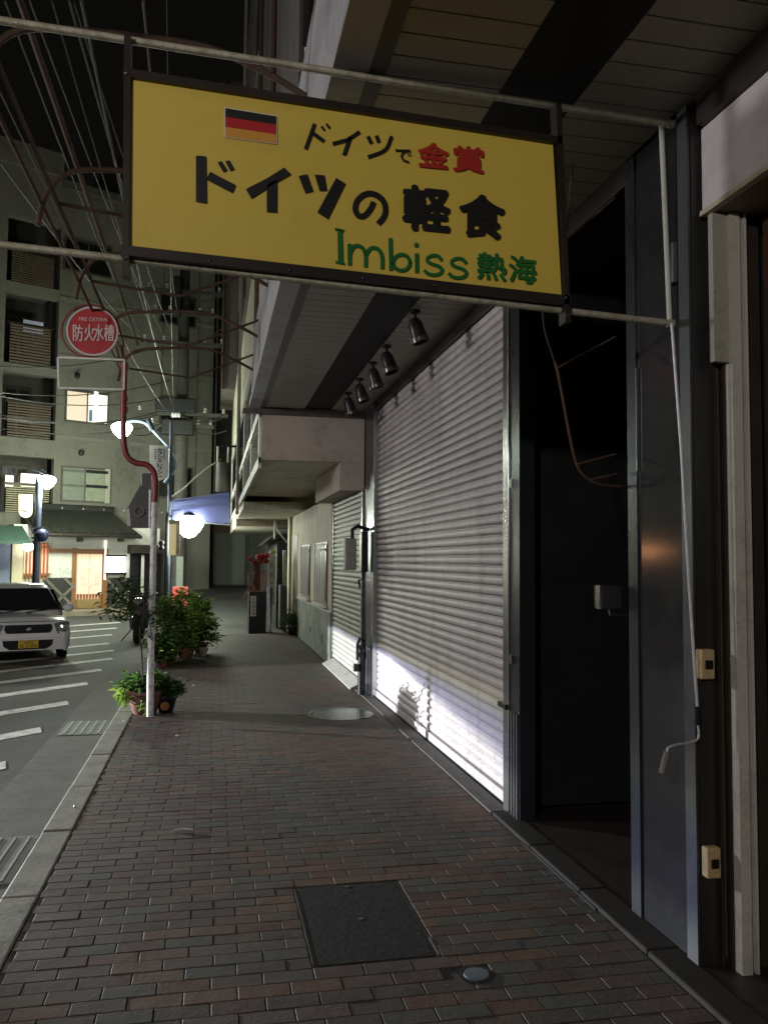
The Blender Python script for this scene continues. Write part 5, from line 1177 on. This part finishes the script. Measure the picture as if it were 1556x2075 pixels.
MB().box(O(568,1200,18.6).x, 18.6, .0, O(596,1200,18.6).x, 19.1, O(570,1186,18.6).z).build('counter', wear('counter', (.04,.045,.04), (.02,.02,.02), .6), stl)
MB().tube([O(590,1110,18.9), O(589,1222,18.9)], .03, 8).build('downpipe', mat('pipe_pale', (.35,.36,.3), .5), stl, True)
def hanging(name, pts, m_, lab, cat, Y=18.2, th=.04):
    b = MB().prism([O(*p, Y) for p in pts], (0, th, 0)); o_ = b.build(name, m_); return tag(o_, lab, cat)
t = thing('white_banner', O(550,1228), 'tall white vertical banner with faint dark characters hung on the stall', 'banner')
MB().prism([O(549,1126), O(559,1126), O(556,1226), O(543,1228), O(544,1140)], (0,.03,0)).build('cloth', wear('banner_white', (.42,.43,.37), (.3,.3,.25), .8, 0, 4, .5), t)
b = MB()
for i, ch in enumerate('名物干物'):
    y = 1140+i*19; put_glyph(b, ch, [O(546,y,18.19), O(555,y,18.19), O(554,y+10,18.19), O(545,y+10,18.19)], 0, (0,0,0))
b.build('lettering', mat('faded_green', (.10,.13,.09), .8, var=0), t)
t = thing('blue_white_pole_banner', O(547,1280,17.4), 'narrow white and blue upright board standing at the stall front on the pavement', 'board')
MB().prism([O(541,1190,17.4), O(546,1190,17.4), O(549,1281,17.4), O(543,1265,17.4)], (0,.05,0)).build('white_face', wear('board_white', (.7,.7,.72), (.4,.4,.42), .5, 0, 8, .4), t)
MB().box(O(546.5,1240,17.4).x, 17.42, 0, O(551,1240,17.4).x, 17.6, O(547,1190,17.4).z).build('blue_side', mat('board_blue', (.03,.04,.10), .6), t)
t = thing('red_lantern_cluster', O(530,1130), 'bunched red paper decorations hanging from the stall eave', 'decoration')
b = MB()
for k in range(26):
    c = O(530+random.gauss(0,7), 1131+random.gauss(0,5), 18.2+random.uniform(-.1,.1)); b.sphere(tuple(c), random.uniform(.03,.06), 7)
b.build('red_puffs', mat('paper_red', (.30,.02,.015), .7, 0, .3), t, True); MB().tube([O(540,1108), O(536,1128)], .008, 5).build('string', blackmetal, t)
t = thing('round_lantern', O(553,1120), 'small yellow round lantern above the white banner', 'lantern'); MB().sphere(tuple(O(553,1119,18.1)), .075, 14, sz=.8).build('shade', wear('lantern_yellow', (.50,.40,.14), (.3,.24,.1), .6), t, True); MB().tube([O(553,1113,18.1),O(553,1108,18.1)], .008, 5).build('hook', blackmetal, t)
t = thing('maroon_banner', O(520,1190), 'dark maroon hanging cloth beside the red decorations', 'banner'); MB().prism([O(513,1140), O(527,1136), O(527,1196), O(511,1196), O(515,1165)], (0,.03,0)).build('cloth', wear('maroon', (.10,.03,.02), (.06,.02,.015), .8, 0, 6, .5), t); MB().tube([O(513,1140), O(528,1135)], .01, 5).build('rod', blackmetal, t)
t = thing('floral_banner', O(535,1200), 'pale pinkish patterned cloth hung behind the white banner', 'banner'); MB().prism([O(529,1162), O(541,1158), O(542,1200), O(528,1200)], (0,.02,0)).build('cloth', wear('floral', (.40,.30,.26), (.16,.08,.05), .8, 0, 22, .7), t); MB().tube([O(528,1162), O(543,1157)], .008, 5).build('rod', blackmetal, t)
t = thing('wooden_rack', O(508,1200), 'small slanting wooden rack standing out from the stall', 'rack')
for a, c_ in (((492,1216),(511,1180)),((511,1180),(517,1200)),((502,1164),(517,1161)),((502,1198),(545,1200)),((503,1166),(505,1198))):
    MB().bar(O(*a), O(*c_), .035, .035).build('rail', wear('rack_wood', (.30,.17,.10), (.18,.10,.06), .7), t)
t = thing('stall_sign', O(513,1248, 18.0), 'small white upright sign with black vertical characters at the foot of the stall', 'sign')
MB().box(O(508,1230,18).x, 18, O(513,1249,18).z, O(519,1230,18).x, 18.05, O(513,1208,18).z).build('panel', wear('sign_white2', (.62,.62,.56), (.5,.5,.45), .6, 0, 5, .3), t)
b = MB()
for i, ch in enumerate('大阪城本舗'):
    y = 1211+i*7.4; put_glyph(b, ch, [O(510.5,y,17.99), O(516.5,y,17.99), O(516.5,y+6,17.99), O(510.5,y+6,17.99)], 0, (0,0,0))
b.build('lettering', ink, t)
MB().box(O(505,1230,18).x, 18.06, RZ, O(540,1230,18).x, 18.8, O(513,1200,18).z).build('stand', blackmetal, t)
# litter
q = onz(372, 1683, .004); o = MB().tube([q+Vector((-.055,-.003,.004)), q+Vector((.0,.004,.006)), q+Vector((.05,-.008,.004))], .004, 5).build('litter_stick', white, None); tag(o, 'thin white stick lying on the bricks in mid pavement', 'litter')
q = onz(152, 1632, .02); o = MB().sphere((q.x, q.y, .012), .009, 8).build('pebble', white, None); tag(o, 'tiny white pebble on the kerb edge', 'pebble')
for i, (x, y, l) in enumerate(((360,1492,'tiny pale scrap on the kerb near the bowl pot'),(253,1462,'pale crumpled scrap by the kerb end under the bowl pot'),(393,1390,'tiny pale scrap on the bricks past the pots'))):
    q = onz(x, y, .003); o = MB().obox(q+Vector((0,0,.005)), (.9,.3,0), (-.3,.9,.1), (0,-.1,1), .016, .01, .003).build('paper_scrap', white, None); tag(o, l, 'litter')

# unseen warm lamp added across the street for the orange reflection in the pillar
t = thing('added_warm_lamp', (-6.0, 17.1, 1.3), 'unseen warm lamp added across the street to mirror in the dark pillar', 'lantern')
MB().sphere((-6.0, 17.1, 1.78), .16, 16, sy=1.8, sz=.55).build('shade', glow('warm_lamp_glow', (1,.42,.18), 26), t, True)
MB().tube([(-6.0,17.1,1.5),(-6.0,17.1,RZ)], .03, 8).build('post', blackmetal, t)
